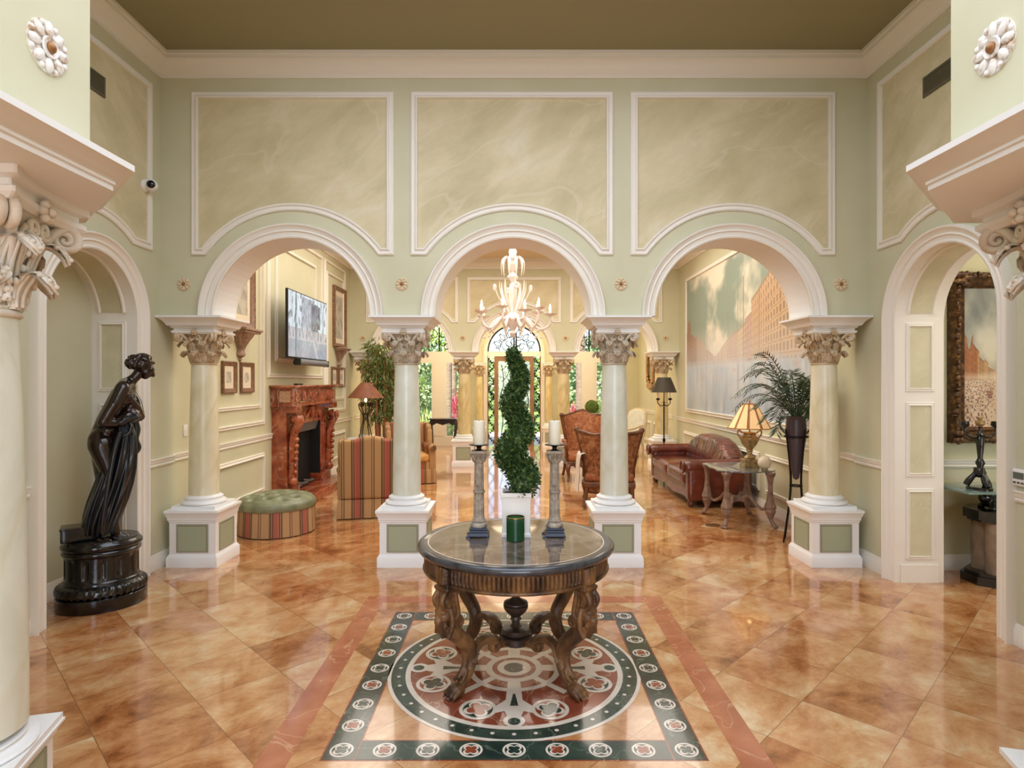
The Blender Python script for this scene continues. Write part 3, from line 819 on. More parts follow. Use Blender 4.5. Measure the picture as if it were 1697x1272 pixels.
# ------------------------------------------------------------------ small fixtures on the walls
M['ros'] = mat('rosette_cream', (226,206,172), .5); M['gilt'] = mat('gilt_centre', (150,104,60), .4, .4)
def rosette_geo(r):
    g = G(); g.lathe([(r*.95,0),(r*.95,.004),(0.001,.008)], 32)
    for k in range(8):
        a = k*PI/4; g.ell((r*.66*math.cos(a), r*.66*math.sin(a), .008), (r*.30, r*.19, .010), 10, 6, rot=Euler((0,0,a)))
    for k in range(8):
        a = (k+.5)*PI/4; g.ell((r*.84*math.cos(a), r*.84*math.sin(a), .006), (r*.13, r*.13, .008), 8, 6)
    g.lathe([(r*.40,.012),(r*.36,.018),(r*.28,.014)], 20)
    return g
rg = rosette_geo(.062); r0 = None
for x, lb, grp in ((-3.035,'small round rosette on the arcade wall above the statue-side column',0), (-1.032,'small round rosette on the arcade wall above the pale column nearest the striped armchair',0),
              (.982,'small round rosette on the arcade wall above the pale column by the carved armchairs',0), (3.003,'small round rosette on the arcade wall above the palm-side column',0)):
    if r0 is None:
        r0 = thing('wall_rosette', lb, 'wall ornament', (x, YA, 2.595), 0, 'rosettes on the near arcade')
        r0.rotation_euler = (R(90), 0, 0)
        obj('petals', rg, M['ros'], r0); q = G(); q.ell((0,0,.014), (.017,.017,.012), 12, 8); obj('centre_boss', q, M['gilt'], r0)
    else:
        d = dup(r0, (x, YA, 2.595), None, lb); d.rotation_euler = (R(90), 0, 0)
for x, lb in ((-1.03,'tiny rosette on the far arcade wall above the distant column on the console table side'), (1.03,'tiny rosette on the far arcade wall above the distant column by the orange armchair'),
              (-3.03,'tiny rosette on the far arcade wall above the column by the iron lamp'), (3.03,'tiny rosette on the far arcade wall above the column by the black floor lamp')):
    d = dup(r0, (x, YB, 2.57), None, lb); d.rotation_euler = (R(90), 0, 0); d['group'] = 'rosettes on the far arcade'
M['rosw'] = nmat('silvered_rosette', [(0.35,(190,160,130)),(0.5,(232,228,220)),(0.8,(242,240,236))], scale=30, rough=.4)
rg2 = rosette_geo(.098)
for sx, x, lb in ((-1,-1.68,'large silvered rosette on the pier above the column at the statue wall end'), (1,1.73,'large silvered rosette on the pier above the column at the doorway wall end')):
    t = thing('wall_rosette', lb, 'wall ornament', (x, 2.17, 2.90), 0, 'rosettes on the near piers'); t.rotation_euler = (0, R(90)*(-sx), 0)
    obj('petals', rg2, M['rosw'], t); q = G(); q.ell((0,0,.016), (.02,.02,.014), 12, 8); obj('centre_boss', q, M['gilt'], t)
# air vents
M['vent'] = mat('dark_vent', (40,38,30), .6); M['ventf'] = mat('vent_frame', (96,92,72), .5)
for mp, lb in ((lf(XL+.006), 'dark air vent high on the statue niche wall'), (rt(XR-.006), 'dark air vent high on the wall over the painting doorway')):
    t = thing('air_vent', lb, 'vent', mp(4.6, 4.02, 0), 0)
    L = Vector(mp(4.6, 4.02, 0))
    loc = lambda a, z, h, mp=mp, L=L: tuple(Vector(mp(4.6+a, 4.02+z, h)) - L)
    g = G(); g.prism([(-.17,-.075),(.17,-.075),(.17,.075),(-.17,.075)], 0, .004, loc); obj('backing', g, M['vent'], t)
    g = G(); g.sweep([(-.165,-.07),(.165,-.07),(.165,.07),(-.165,.07)], [(-.01,0),(-.01,.012),(.01,.012),(.01,0)], loc); obj('frame', g, M['ventf'], t)
    g = G()
    for k in range(6):
        z = -.055+.022*k; g.add([loc(-.155,z,.004),loc(.155,z,.004),loc(.155,z+.012,.016),loc(-.155,z+.012,.016)], [(0,1,2,3)]); g.add([loc(-.155,z+.003,.004),loc(.155,z+.003,.004),loc(.155,z+.015,.016),loc(-.155,z+.015,.016)], [(3,2,1,0)])
    for k in range(2): g.box(0,0,0,0,0,0)
    obj('louvre', g, M['ventf'], t)
# security camera
M['plast'] = mat('white_plastic', (238,238,236), .35); M['black'] = mat('black_gloss', (10,10,12), .12); M['blackm'] = mat('black_matte', (22,21,20), .5)
t = thing('security_camera', 'white ball security camera on the wall beside the first marbled panel', 'security camera', (XL, 5.30, 3.42))
g = G(); g.T = Matrix.Rotation(R(90), 4, 'Y'); g.lathe([(.001,0),(.055,0),(.055,.018),(.05,.03),(.02,.036)], 24); obj('mount', g, M['plast'], t)
g = G(); g.ell((.065,0,0), (.052,.052,.052), 24, 16); obj('ball', g, M['plast'], t)
g = G(); g.T = Matrix.Translation((.065,0,0)) @ Matrix.Rotation(R(25), 4, 'Z') @ Matrix.Rotation(R(90), 4, 'X') ; g.lathe([(.001,.058),(.022,.057),(.032,.050),(.034,.042)], 24); obj('lens', g, M['black'], t)
# light switch on the living-room wall, thermostat by the doorway
t = thing('light_switch', 'small white light switch on the wall behind the statue-side column', 'light switch', (XLL, 6.05, 1.21))
g = G(); g.rbox(0,.008,-.037,.037,-.058,.058,.004,2); obj('plate', g, M['plast'], t); g = G(); g.box(.008,.014,-.012,.012,-.02,.02); obj('rocker', g, M['plast'], t)
t = thing('thermostat', 'white thermostat with small grey screen on the wall right of the doorway', 'thermostat', (XR, 3.835, 1.085))
g = G(); g.rbox(-.028,0,-.085,.085,-.055,.055,.012,3); obj('case', g, M['plast'], t)
M['lcd'] = mat('grey_lcd', (96,104,100), .2); g = G(); g.box(-.0305,-.027,-.02,.06,-.008,.035); obj('screen', g, M['lcd'], t)
g = G()
for k in range(3): g.box(-.0305,-.027,-.02+.03*k,0.0+.03*k,-.038,-.025)
obj('button', g, M['ventf'], t)
# ------------------------------------------------------------------ round foyer table and what stands on it
M['twood'] = nmat('antiqued_carved_wood', [(0.32,(48,31,19)),(0.5,(96,65,38)),(0.7,(142,103,62))], scale=10, detail=6, rough=.38, spec=.5, stretch=(1,1,.5), bump=.25, bscale=60)
M['twoodd'] = nmat('dark_turned_wood', [(0.3,(40,30,24)),(0.7,(76,58,44))], scale=12, rough=.35)
M['rim'] = nmat('black_stone_rim', [(0.3,(34,36,40)),(0.7,(70,72,78))], scale=14, rough=.25, coat=.5)
M['ttop'] = nmat('brown_marble_top', [(0.3,(58,50,46)),(0.5,(98,84,72)),(0.7,(136,120,104))], scale=7, detail=8, dist=1.0, rough=.09, coat=.5, vein=((160,146,128), 4, .02, .4))
TX, TY = 0.01, 3.57
tb = thing('pedestal_table', 'round carved wood foyer table with dark marble top in the centre of the floor medallion', 'table', (TX, TY, 0))
g = G(); g.lathe([(.45,.725),(.552,.725),(.566,.731),(.574,.742),(.575,.752),(.570,.763),(.560,.769),(.54,.770)], 96)
top = obj('tabletop', g, M['rim'], tb)
g = G(); g.lathe([(.522,.7702),(.522,.7708),(.0001,.7708)], 96); obj('marble_inlay', g, M['ttop'], top)
g = G(); g.lathe([(.516,.7703),(.516,.7713),(.510,.7713),(.510,.7703)], 96, cap=False); obj('inlay_line', g, M['in_wht'], top)
g = G()
g.lathe([(.515,.726),(.538,.726),(.541,.720),(.538,.714)], 96, cap=False)
g.lathe([(.534,.714),(.536,.706),(.537,.690),(.537,.660),(.536,.646),(.532,.638)], 1056, cap=False, fn=lambda r, z, a: r-.012*(1-abs(math.sin(a*66)))**1.3*(1 if .642 < z < .712 else 0))
g.lathe([(.532,.640),(.542,.636),(.545,.628),(.541,.620),(.530,.616),(.49,.616)], 96, cap=False)
g.lathe([(.49,.616),(.48,.724)], 96, cap=False)
obj('apron', g, M['twood'], tb)
def table_leg(a):
    T = Matrix.Rotation(a, 4, 'Z')
    g = G(); g.T = T
    # curled bracket against the apron
    g.rbox(.505,.560,-.046,.046,.625,.722,.014,2)
    g.rbox(.47,.565,-.058,.058,.598,.622,.010,2)
    for s in (-1, 0, 1): g.cap((.558,s*.026,.715), (.562,s*.020,.64), .012, .009, 8)
    sp = smooth_path([(.515,0,.60),(.528,0,.55),(.522,0,.50),(.505,0,.42),(.475,0,.36),(.425,0,.31),(.372,0,.255),(.350,0,.19),(.366,0,.12),(.410,0,.065),(.440,0,.042)], 4)
    rr = lerp_list([.046,.044,.048,.050,.050,.050,.046,.040,.034,.031,.033], len(sp))
    for i in range(len(sp)-1): g.cap(sp[i], sp[i+1], rr[i]*.9, rr[i+1]*.9, 12)
    # fluted acanthus on the neck
    for s in (-1, 1):
        g.tube(smooth_path([(.545,s*.03,.60),(.575,s*.034,.56),(.565,s*.032,.52),(.535,s*.036,.49)], 4), .014, 8)
        g.tube(smooth_path([(.495,s*.042,.60),(.492,s*.045,.55),(.482,s*.046,.50),(.478,s*.045,.45),(.485,s*.045,.43)], 4), .014, 8)
    # mask: cheeks, brow, muzzle, beard
    g.ell((.545,0,.470), (.040,.048,.052), 14, 10); g.ell((.575,0,.445), (.022,.024,.028), 12, 8); g.ell((.566,0,.475), (.018,.013,.032), 10, 8)
    for s in (-1, 1):
        g.ell((.566,s*.024,.492), (.014,.016,.008), 8, 6); g.ell((.560,s*.026,.458), (.018,.016,.018), 10, 8)
        g.tube(smooth_path([(.535,s*.046,.515),(.530,s*.060,.46),(.535,s*.058,.40),(.55,s*.045,.36)], 4), .015, 8)
        g.tube(spiral((.480,s*.050,.425), .034, .008, 1.4, 0, 18, (1,0,0), (0,0,1), 1), .013, 7)
    for k in range(5):
        y = -.036+.018*k; g.cap((.560,y,.425), (.548-.15*abs(y),y*.9,.348+.4*abs(y)), .014, .007, 8)
    # leaf along the shin and the paw
    g.tube(smooth_path([(.405,0,.25),(.392,0,.20),(.400,0,.15),(.440,0,.10)], 4), lerp_list([.016,.020,.018,.010], 13), 8)
    for s in (-1, 1): g.tube(smooth_path([(.395,s*.018,.14),(.42,s*.024,.10),(.45,s*.026,.085)], 4), .010, 7)
    g.ell((.452,0,.038), (.050,.044,.036), 14, 10)
    for k in range(4):
        y = -.033+.022*k
        g.cap((.465,y,.046), (.505-.25*abs(y),y*1.12,.026), .015, .013, 9); g.cap((.505-.25*abs(y),y*1.12,.024), (.522-.25*abs(y),y*1.12,.010), .009, .004, 8)
    blob('leg', g, M['twood'], tb, .0045, 1)
for k in range(4): table_leg(R(45+90*k))
for k in range(4):
    g = G(); g.T = Matrix.Rotation(R(45+90*k), 4, 'Z')
    arm = smooth_path([(.352,0,.165),(.335,0,.205),(.300,0,.238),(.255,0,.250),(.210,0,.240),(.180,0,.225)], 4)
    g.tube(arm, lerp_list([.030,.026,.022,.024,.028,.026], len(arm)), 8, flat=(1, 1.5))
    g.tube(spiral((.176,0,.198), .030, .008, 1.5, PI/2, 22, (1,0,0), (0,0,1), 1), lerp_list([.026,.014], 23), 8, flat=(1,1.2))
    g.box(.06,.175,-.018,.018,.172,.205)
    obj('stretcher', g, M['twood'], tb)
g = G(); g.lathe([(.001,.160),(.085,.160),(.098,.170),(.098,.204),(.088,.210),(.001,.210)], 16, fn=lambda r, z, a: r-.004*abs(math.sin(a*12)) if .165 < z < .206 else r)
g.lathe([(.001,.208),(.070,.208),(.086,.220),(.088,.232),(.080,.246),(.060,.252),(.035,.256),(.022,.272),(.024,.290),(.034,.298),(.030,.306),(.028,.314),(.060,.345),(.072,.365),(.074,.382),(.066,.386),(.072,.392),(.070,.398),(.040,.412),(.022,.425),(.016,.440),(.001,.448)], 32)
obj('urn_finial', g, M['twoodd'], tb)

ZT = .7712
# planter and spiral topiary
M['pot'] = mat('white_planter', (236,234,230), .35)
M['leafd'] = nmat('boxwood_leaf', [(0.35,(30,54,24)),(0.5,(58,88,42)),(0.65,(112,134,72))], scale=40, rough=.45, spec=.4)
M['moss'] = mat('dark_soil', (46,40,28), .9)
px_, py_ = .013+.0, 3.69
pt = thing('planter_box', 'white tapered planter box holding the spiral topiary on the round table', 'planter', (px_, py_, ZT))
g = G(); g.stack(0, 0, [(.088,.088,0),(.088,.088,.016),(.078,.078,.022),(.086,.086,.235),(.090,.090,.238),(.090,.090,.262),(.080,.080,.262),(.080,.080,.235)]); obj('box', g, M['pot'], pt)
g = G()
for k in range(4):
    g.T = Matrix.Rotation(k*PI/2, 4, 'Z'); g.box(-.05,.05,-.0855,-.082,.05,.20)
obj('raised_panel', g, M['pot'], pt)
tp = thing('spiral_topiary', 'clipped spiral boxwood topiary with dark green leaves rising from the white planter', 'topiary', (px_, py_, ZT+.236))
g = G(); g.lathe([(.078,0),(.078,.012),(.001,.018)], 20); obj('soil', g, M['moss'], tp)
g = G(); g.lathe([(.006,.0),(.005,.95),(.004,.99),(.001,.992)], 8); obj('stem', g, M['twoodd'], tp)
rnd = random.Random(11); g = G()
def helix(t):                                               # t 0..1 up the plant
    z = .075+.80*t; a = -.6 + 2*PI*2.6*t
    off = .050*(1-.6*t); r = .062*(1-t)**.8+.034
    return Vector((off*math.cos(a), off*math.sin(a), z)), r
def leaf4(g, c, d, up, L, W):
    d = d.normalized(); s = d.cross(up); s = s.normalized() if s.length > 1e-4 else Vector((1,0,0)); n = s.cross(d)
    p = [c, c+d*L*.45+s*W+n*L*.08, c+d*L, c+d*L*.45-s*W+n*L*.08]
    g.add(p, [(0,1,2,3)])
for i in range(9000):
    t = rnd.random()**1.25; c, r = helix(t)
    v = Vector((rnd.gauss(0,1), rnd.gauss(0,1), rnd.gauss(0,1)*.8)).normalized()
    q = c + v*r*(.72+.34*rnd.random())*Vector((1,1,.8)).length/1.63
    d = (v + Vector((rnd.gauss(0,.6), rnd.gauss(0,.6), rnd.gauss(0,.6)+.2)))
    leaf4(g, q, d, Vector((rnd.gauss(0,1), rnd.gauss(0,1), rnd.gauss(0,1))), .016+.010*rnd.random(), .0055+.003*rnd.random())
for i in range(40):
    t = i/39; c, r = helix(t); g.ell(c, (r*.72, r*.72, r*.6), 10, 6)
obj('foliage', g, M['leafd'], tp, smooth=False)
# candlesticks and candles
M['cstone'] = nmat('weathered_grey_stone', [(0.3,(120,106,92)),(0.55,(164,152,136)),(0.75,(188,178,164))], scale=28, detail=6, rough=.7, bump=.3, bscale=70)
M['navy'] = mat('navy_base', (30,38,58), .3); M['wax'] = mat('ivory_wax', (228,222,200), .45, sss=.1)
def candlestick(x, y, lb, lb2):
    t = thing('candlestick', lb, 'candlestick', (x, y, ZT), 0, 'candlesticks on the round table')
    g = G(); g.stack(0, 0, [(.062,.062,.008),(.062,.062,.014),(.054,.054,.022),(.050,.050,.040),(.055,.055,.046),(.055,.055,.056),(.046,.046,.056)])
    for a in (-1, 1):
        for b in (-1, 1): g.box(a*.062-.012, a*.062+.012 if a < 0 else a*.062+.0, b*.05-.012, b*.05+.012, 0, .010)
    obj('foot', g, M['navy'], t)
    g = G(); g.lathe([(.046,.056),(.048,.066),(.044,.078),(.038,.084),(.041,.092),(.036,.105),(.033,.115)], 24)
    g.lathe([(.032,.115),(.030,.26)], 48, fn=lambda r, z, a: r-.0025*abs(math.sin(a*6)), cap=False)
    g.lathe([(.034,.26),(.037,.266),(.034,.274)], 24, cap=False)
    g.lathe([(.030,.274),(.027,.44)], 48, fn=lambda r, z, a: r-.0025*abs(math.sin(a*6)), cap=False)
    g.lathe([(.030,.44),(.033,.446),(.030,.455),(.033,.47),(.042,.49),(.046,.498)], 24, cap=False)
    for k in range(8):
        a = k*PI/4; g.cap((.032*math.cos(a),.032*math.sin(a),.452), (.047*math.cos(a),.047*math.sin(a),.488), .008, .007, 7)
    g.stack(0, 0, [(.040,.040,.494),(.046,.046,.500),(.046,.046,.514),(.036,.036,.514)])
    obj('pillar', g, M['cstone'], t)
    g = G(); g.lathe([(.026,.513),(.024,.518),(.014,.522),(.013,.532),(.022,.541),(.058,.546),(.060,.549),(.058,.551),(.001,.549)], 32); obj('drip_dish', g, M['iron'], t)
    c = thing('pillar_candle', lb2, 'candle', (x, y, ZT+.5495), 0, 'candles on the round table')
    g = G(); g.lathe([(.001,0),(.034,0),(.035,.004),(.035,.138),(.033,.143),(.028,.140),(.001,.137)], 32); obj('wax', g, M['wax'], c)
    g = G(); g.lathe([(.0015,.137),(.0012,.150),(.0003,.151)], 6); obj('wick', g, M['blackm'], c)
candlestick(-.212, 3.64, 'stone column candlestick on the striped armchair side of the topiary', 'ivory pillar candle on the candlestick at the striped armchair side')
candlestick(.244, 3.64, 'stone column candlestick on the carved armchair side of the topiary', 'ivory pillar candle on the candlestick at the carved armchair side')
# green glass jar candle
M['ggl'] = mat('green_glass', (24,84,44), .04, trans=.35, ior=1.35, coat=.5); M['gold'] = mat('gold_rim', (190,150,70), .25, .9)
t = thing('jar_candle', 'green glass jar candle with gold rim in front of the white planter', 'candle', (.008, 3.535, ZT))
g = G(); g.lathe([(.001,0),(.050,0),(.053,.004),(.054,.135),(.051,.135),(.050,.012),(.001,.010)], 40); obj('jar', g, M['ggl'], t)
g = G(); g.lathe([(.001,.0105),(.0495,.0125),(.0495,.112),(.001,.112)], 32); obj('wax', g, M['wax'], t)
g = G(); g.lathe([(.0505,.135),(.0545,.135),(.0545,.139),(.0505,.139)], 40, cap=False); obj('rim_band', g, M['gold'], t)
# ------------------------------------------------------------------ bronze figure on its oval pedestal
M['bronze'] = nmat('brown_bronze', [(0.3,(22,13,9)),(0.7,(44,26,17))], scale=6, rough=.2, metal=.25, spec=.6, coat=.4)
M['bronzed'] = nmat('dark_bronze_drape', [(0.3,(13,15,18)),(0.7,(30,34,40))], scale=6, rough=.3, metal=.35, spec=.6, coat=.3)
M['bpl'] = nmat('black_bronze', [(0.3,(8,8,9)),(0.7,(18,17,18))], scale=8, rough=.2, metal=.2, spec=.6, coat=.4, bump=.08, bscale=30)
SX, SY, SA = -3.125, 4.66, math.atan2(.56, .83)              # figure looks along the wall into the room
def oval(g, prof, a=.33, b=.265, seg=64, fn=None, mi=0): return g.lathe([(r, z) for r, z in prof], seg, sx=1.0, sy=b/a, mi=mi, fn=fn)
ped = thing('statue_pedestal', 'black oval fluted pedestal with leaf-wreathed base in front of the niche', 'pedestal', (SX-.045*.83, SY-.045*.56, 0), SA)
ped.scale = (.88, .95, 1)
g = G(); oval(g, [(.335,0),(.338,.006),(.338,.095),(.330,.10),(.30,.10)])
obj('plinth', g, M['bpl'], ped)
g = G(); oval(g, [(.29,.098),(.322,.104),(.336,.122),(.338,.145),(.328,.172),(.305,.186),(.292,.188)], fn=lambda r, z, a: r+(.006*math.sin(a*40+z*160) if r > .3 else 0), seg=200)
obj('leaf_wreath', g, M['bpl'], ped)
g = G(); oval(g, [(.292,.186),(.286,.196),(.286,.205),(.276,.212),(.274,.216)], seg=64)
def flute(r, z, a):
    q = abs(((a*14/PI) % 2)-1)                                # niches around the drum
    d = 1 if q < .42 else 0
    e = min(1, max(0, (z-.225)/.02)) * min(1, max(0, (.385-z)/.02))
    return r - .014*d*e*(1-(q/.42)**2 if q < .42 else 0)**.5
oval(g, [(.274,.216),(.273,.224),(.273,.232),(.272,.242),(.272,.262),(.272,.30),(.272,.34),(.272,.362),(.273,.375),(.273,.384),(.274,.392)], seg=280, fn=flute)
oval(g, [(.274,.392),(.284,.398),(.292,.408),(.294,.420),(.288,.430),(.280,.436),(.292,.444),(.300,.456),(.302,.470),(.296,.484),(.284,.492),(.278,.500),(.274,.510),(.001,.510)])
obj('drum', g, M['bpl'], ped)
# figure: u = forward (figure's facing), v = towards the wall, z up
st = thing('bronze_statue', 'dark bronze statue of a stooping draped woman clasping cloth to her chest', 'statue', (SX, SY, .510), SA)
st['kind'] = 'thing'
def U(px): return (px-178.0)/259.0
def Zs(py, u): return (1.7-(py-632.0)/1000.0*(SY+.56*u)) - .510
def P(px, py, v): u = U(px); return (u, v, Zs(py, u))
g = G()
def ch(pts, rs, seg=16):
    for i in range(len(pts)-1): g.cap(pts[i], pts[i+1], rs[i], rs[i+1], seg)
hipF, hipB = -.07, .07
# pelvis, waist, ribcage
ch([P(171,722,-.0), P(178,700,0), P(190,676,0), P(201,655,0), P(206,642,0)], [.100,.092,.088,.088,.070])
g.ell(P(165,730,-.055), (.092,.080,.105), 18, 12); g.ell(P(166,730,.06), (.085,.080,.10), 18, 12)
g.ell(P(176,712,0), (.085,.125,.080), 18, 12)
g.ell(P(199,655,0), (.080,.125,.095), 18, 12, rot=Euler((0, R(30), 0)))
for v in (-.062, .062): g.ell(P(214,672,v), (.042,.044,.044), 14, 10)
# shoulders, neck, head
ch([P(200,641,-.135), P(206,637,0), P(206,640,.135)], [.050,.055,.050])
ch([P(208,636,0), P(219,627,0), P(229,617,-.005)], [.048,.038,.038])
H = Vector(P(237,606,-.01))
g.ell(H+Vector((-.012,0,.012)), (.072,.064,.072), 18, 14)
fd = Vector((.80,-.10,-.59)); fu = Vector((.60,0,.80))          # face direction looks down and forward
fs = fu.cross(fd)
def fp(f, s, u): return H + fd*f + fs*s + fu*u
g.ell(fp(.035,0,-.020), (.050,.048,.058), 16, 12, rot=Euler((0, R(36), 0)))
g.ell(fp(.060,0,-.066), (.024,.026,.020), 12, 8)               # chin
g.cap(fp(.076,0,.006), fp(.098,0,-.026), .008, .013, 8)        # nose
g.cap(fp(.080,-.014,-.046), fp(.080,.014,-.046), .008, .008, 8) # lips
for s in (-1, 1):
    g.ell(fp(.066,s*.024,.006), (.010,.014,.009), 8, 6); g.cap(fp(.072,s*.012,.018), fp(.062,s*.036,.016), .007, .006, 8)
    g.ell(fp(-.005,s*.062,-.012), (.014,.008,.020), 8, 6)      # ears
    g.ell(fp(.052,s*.030,-.028), (.018,.018,.020), 10, 8)
# near arm: shoulder - elbow - hand held under the breast ; far arm crosses the chest
EA = P(168,697,-.175); HA = P(203,690,-.12)
ch([P(199,643,-.145), P(186,668,-.180), EA], [.052,.047,.040]); ch([EA, P(186,698,-.165), HA], [.041,.036,.026])
EB = P(229,690,.02); HB = P(214,662,-.10)
ch([P(208,645,.150), P(224,668,.115), EB], [.050,.044,.040]); ch([EB, P(224,676,-.05), HB], [.040,.034,.024])
def hand(c, d, n, L=.085):
    c = Vector(c); d = Vector(d).normalized(); n = Vector(n).normalized(); s = d.cross(n).normalized()
    g.ell(c+d*.030, (.034,.020,.034), 12, 8)
    for k in range(4):
        o = c+d*.048+s*(-.027+.018*k); ln = L*(.62,.74,.70,.54)[k]
        m = o+d*ln*.55+n*.008; e = m+d*ln*.42-n*.016
        g.cap(o, m, .0095, .0085, 8); g.cap(m, e, .0085, .007, 8)
    g.cap(c+d*.015-s*.030, c+d*.045-s*.052-n*.006, .011, .009, 8); g.cap(c+d*.045-s*.052-n*.006, c+d*.072-s*.046-n*.012, .009, .007, 8)
hand(HB, (-.55,-.55,.45), (.45,-.85,.2)); hand(HA, (.8,.25,.25), (.2,-.9,.3))
# legs under the cloth, feet
ch([P(166,735,-.06), P(190,800,-.07), P(180,850,-.05), P(188,880,-.05)], [.098,.066,.050,.034])
ch([P(168,735,.06), P(172,800,.06), P(158,850,.05), P(160,884,.06)], [.095,.066,.052,.034])
for (ax, ay, av) in ((191,884,-.05),):
    a = Vector(P(ax,ay,av)); g.cap(a, a+Vector((.06,-.01,-.020)), .030, .024, 10); g.cap(a+Vector((-.03,0,-.02)), a+Vector((.03,0,-.015)), .026, .028, 10)
    for k in range(5): g.cap(a+Vector((.06,-.035+.016*k,-.030)), a+Vector((.098-.008*k,-.040+.018*k,-.036)), .012, .009, 8)
a = Vector(P(162,889,-.13)); g.cap(a, a+Vector((.06,-.03,-.012)), .028, .022, 10)
for k in range(5): g.cap(a+Vector((.05,-.055+.016*k,-.014)), a+Vector((.088-.008*k,-.075+.018*k,-.018)), .012, .009, 8)
body = blob('body', g, M['bronze'], st, .007, 4)
# hair: wavy cap with a knotted bun
g = G(); rnd = random.Random(5)
for i in range(120):
    th = rnd.random()*2*PI; ph = rnd.random()*1.35
    v = (fu*math.cos(ph)*1.0 + (fs*math.cos(th) + (-fd)*math.sin(th))*math.sin(ph)).normalized()
    if v.dot(fd) > .30: continue
    g.ell(H+Vector((-.014,0,.018))+v*.070, (.018,.018,.016), 8, 6)
for i in range(44):
    v = Vector((rnd.gauss(0,1), rnd.gauss(0,1), rnd.gauss(0,1))).normalized()
    g.ell(Vector(P(219,600,-.01))+v*.046, (.020,.020,.018), 8, 6)
g.ell(P(219,600,-.01), (.046,.046,.046), 12, 8); g.ell(H+Vector((-.022,0,.020)), (.070,.066,.064), 14, 10)
for i in range(11):
    a = -1.2+2.4*i/10; g.ell(fp(.034-.034*abs(math.sin(a)), .060*math.sin(a), .050*math.cos(a)+.006), (.016,.016,.015), 8, 6)
blob('hair', g, M['bronze'], st, .0055, 1)
# cloth: a long gathered fall from waist to the plinth, with folds
g = G()
rows = [(692,196,203,.105),(702,188,215,.125),(718,183,222,.140),(745,172,224,.155),(775,162,221,.165),(800,153,216,.172),(825,143,209,.175),(848,136,200,.172),(866,133,192,.165),(882,134,188,.150)]
def drape(u, v):
    k = v*(len(rows)-1); i = min(int(k), len(rows)-2); t = k-i
    py, x0, x1, hw = [rows[i][q]*(1-t)+rows[i+1][q]*t for q in range(4)]
    a = 2*PI*u
    uc = (U(x0)+U(x1))/2; hu = (U(x1)-U(x0))/2
    fold = .016*math.sin(7*a+3.2*v+1.2*math.sin(a*2+v*4)) + .010*math.sin(13*a-5*v) + .007*math.sin(23*a+2*v)
    fold *= min(1, .4+v*1.1)
    uu = uc + (hu+fold*.55)*math.cos(a)
    return (uu, (hw+fold)*math.sin(a)-.01, Zs(py, uc)+.008*math.sin(5*a))
g.grid(drape, 120, 48, closed=True)
n0 = len(g.v)
o = obj('drapery', g, M['bronzed'], st, ang=180)
# gathered roll of cloth at the waist and the hanging tail in front
g = G()
ring = [(U(190)+.12*math.cos(2*PI*i/28)*1.0+.02, .155*math.sin(2*PI*i/28)-.01, Zs(697,U(190))+.035*math.cos(2*PI*i/28)+.006*math.sin(9*2*PI*i/28)) for i in range(28)]
g.tube(ring, [.028+.008*math.sin(i*2.1) for i in range(28)], 10, closed=True)
for k in range(6):
    y = -.14+.045*k
    g.tube(smooth_path([P(208,690,y*.8), P(214,705+3*math.sin(k*2),y), P(209,716,y*1.02), P(198,720,y)], 4), .017, 8)
g.tube(smooth_path([P(221,694,.05), P(224,712,.06), P(222,728,.04), P(226,742,.05), P(223,752,.05)], 5), lerp_list([.024,.032,.026,.030,.016], 21), 10)
for y, r in ((-.16,.018), (-.12,.022)):
    g.tube(smooth_path([P(196,712,y), P(186,745,y-.02), P(176,800,y-.03), P(168,850,y-.03), P(166,876,y-.02)], 5), r, 8)
blob('waist_folds', g, M['bronzed'], st, .0065, 2)
g = G(); g.rbox(-.30,-.085,-.105,.07,.002,.105,.006,2); g.rbox(-.305,-.08,-.11,.075,.092,.108,.005,2)
obj('block', g, M['bpl'], st)
# ------------------------------------------------------------------ living room, fireplace side
def slab(g, outline, prof, mp, mi=0):
    """upholstered slab: outline (a,z) shrunk by inset and placed at depth, row by row"""
    cx = sum(p[0] for p in outline)/len(outline); cz = sum(p[1] for p in outline)/len(outline); n = len(outline); v = []
    for ins, y in prof:
        for a, z in outline:
            d = math.hypot(a-cx, z-cz); k = max(0, (d-ins)/d) if d > 0 else 1
            v.append(mp(cx+(a-cx)*k, cz+(z-cz)*k, y))
    f = [tuple(range(n-1,-1,-1)), tuple((len(prof)-1)*n+i for i in range(n))]
    for j in range(len(prof)-1):
        for i in range(n): f.append((j*n+i, j*n+(i+1) % n, (j+1)*n+(i+1) % n, (j+1)*n+i))
    return g.add(v, f, mi)
def rprof(y0, y1, r, n=4):
    out = []
    for i in range(n+1):
        a = PI/2*i/n; out.append((r*(1-math.sin(a)), y0+r*(1-math.cos(a))))
    for i in range(n+1):
        a = PI/2*i/n; out.append((r*(1-math.cos(a)), y1-r*(1-math.sin(a))))
    return out
def dens(poly, n=6, closed=True):
    out = []; m = len(poly)
    for i in range(m if closed else m-1):
        a, b = poly[i], poly[(i+1) % m]
        for k in range(n): out.append((a[0]+(b[0]-a[0])*k/n, a[1]+(b[1]-a[1])*k/n))
    return out

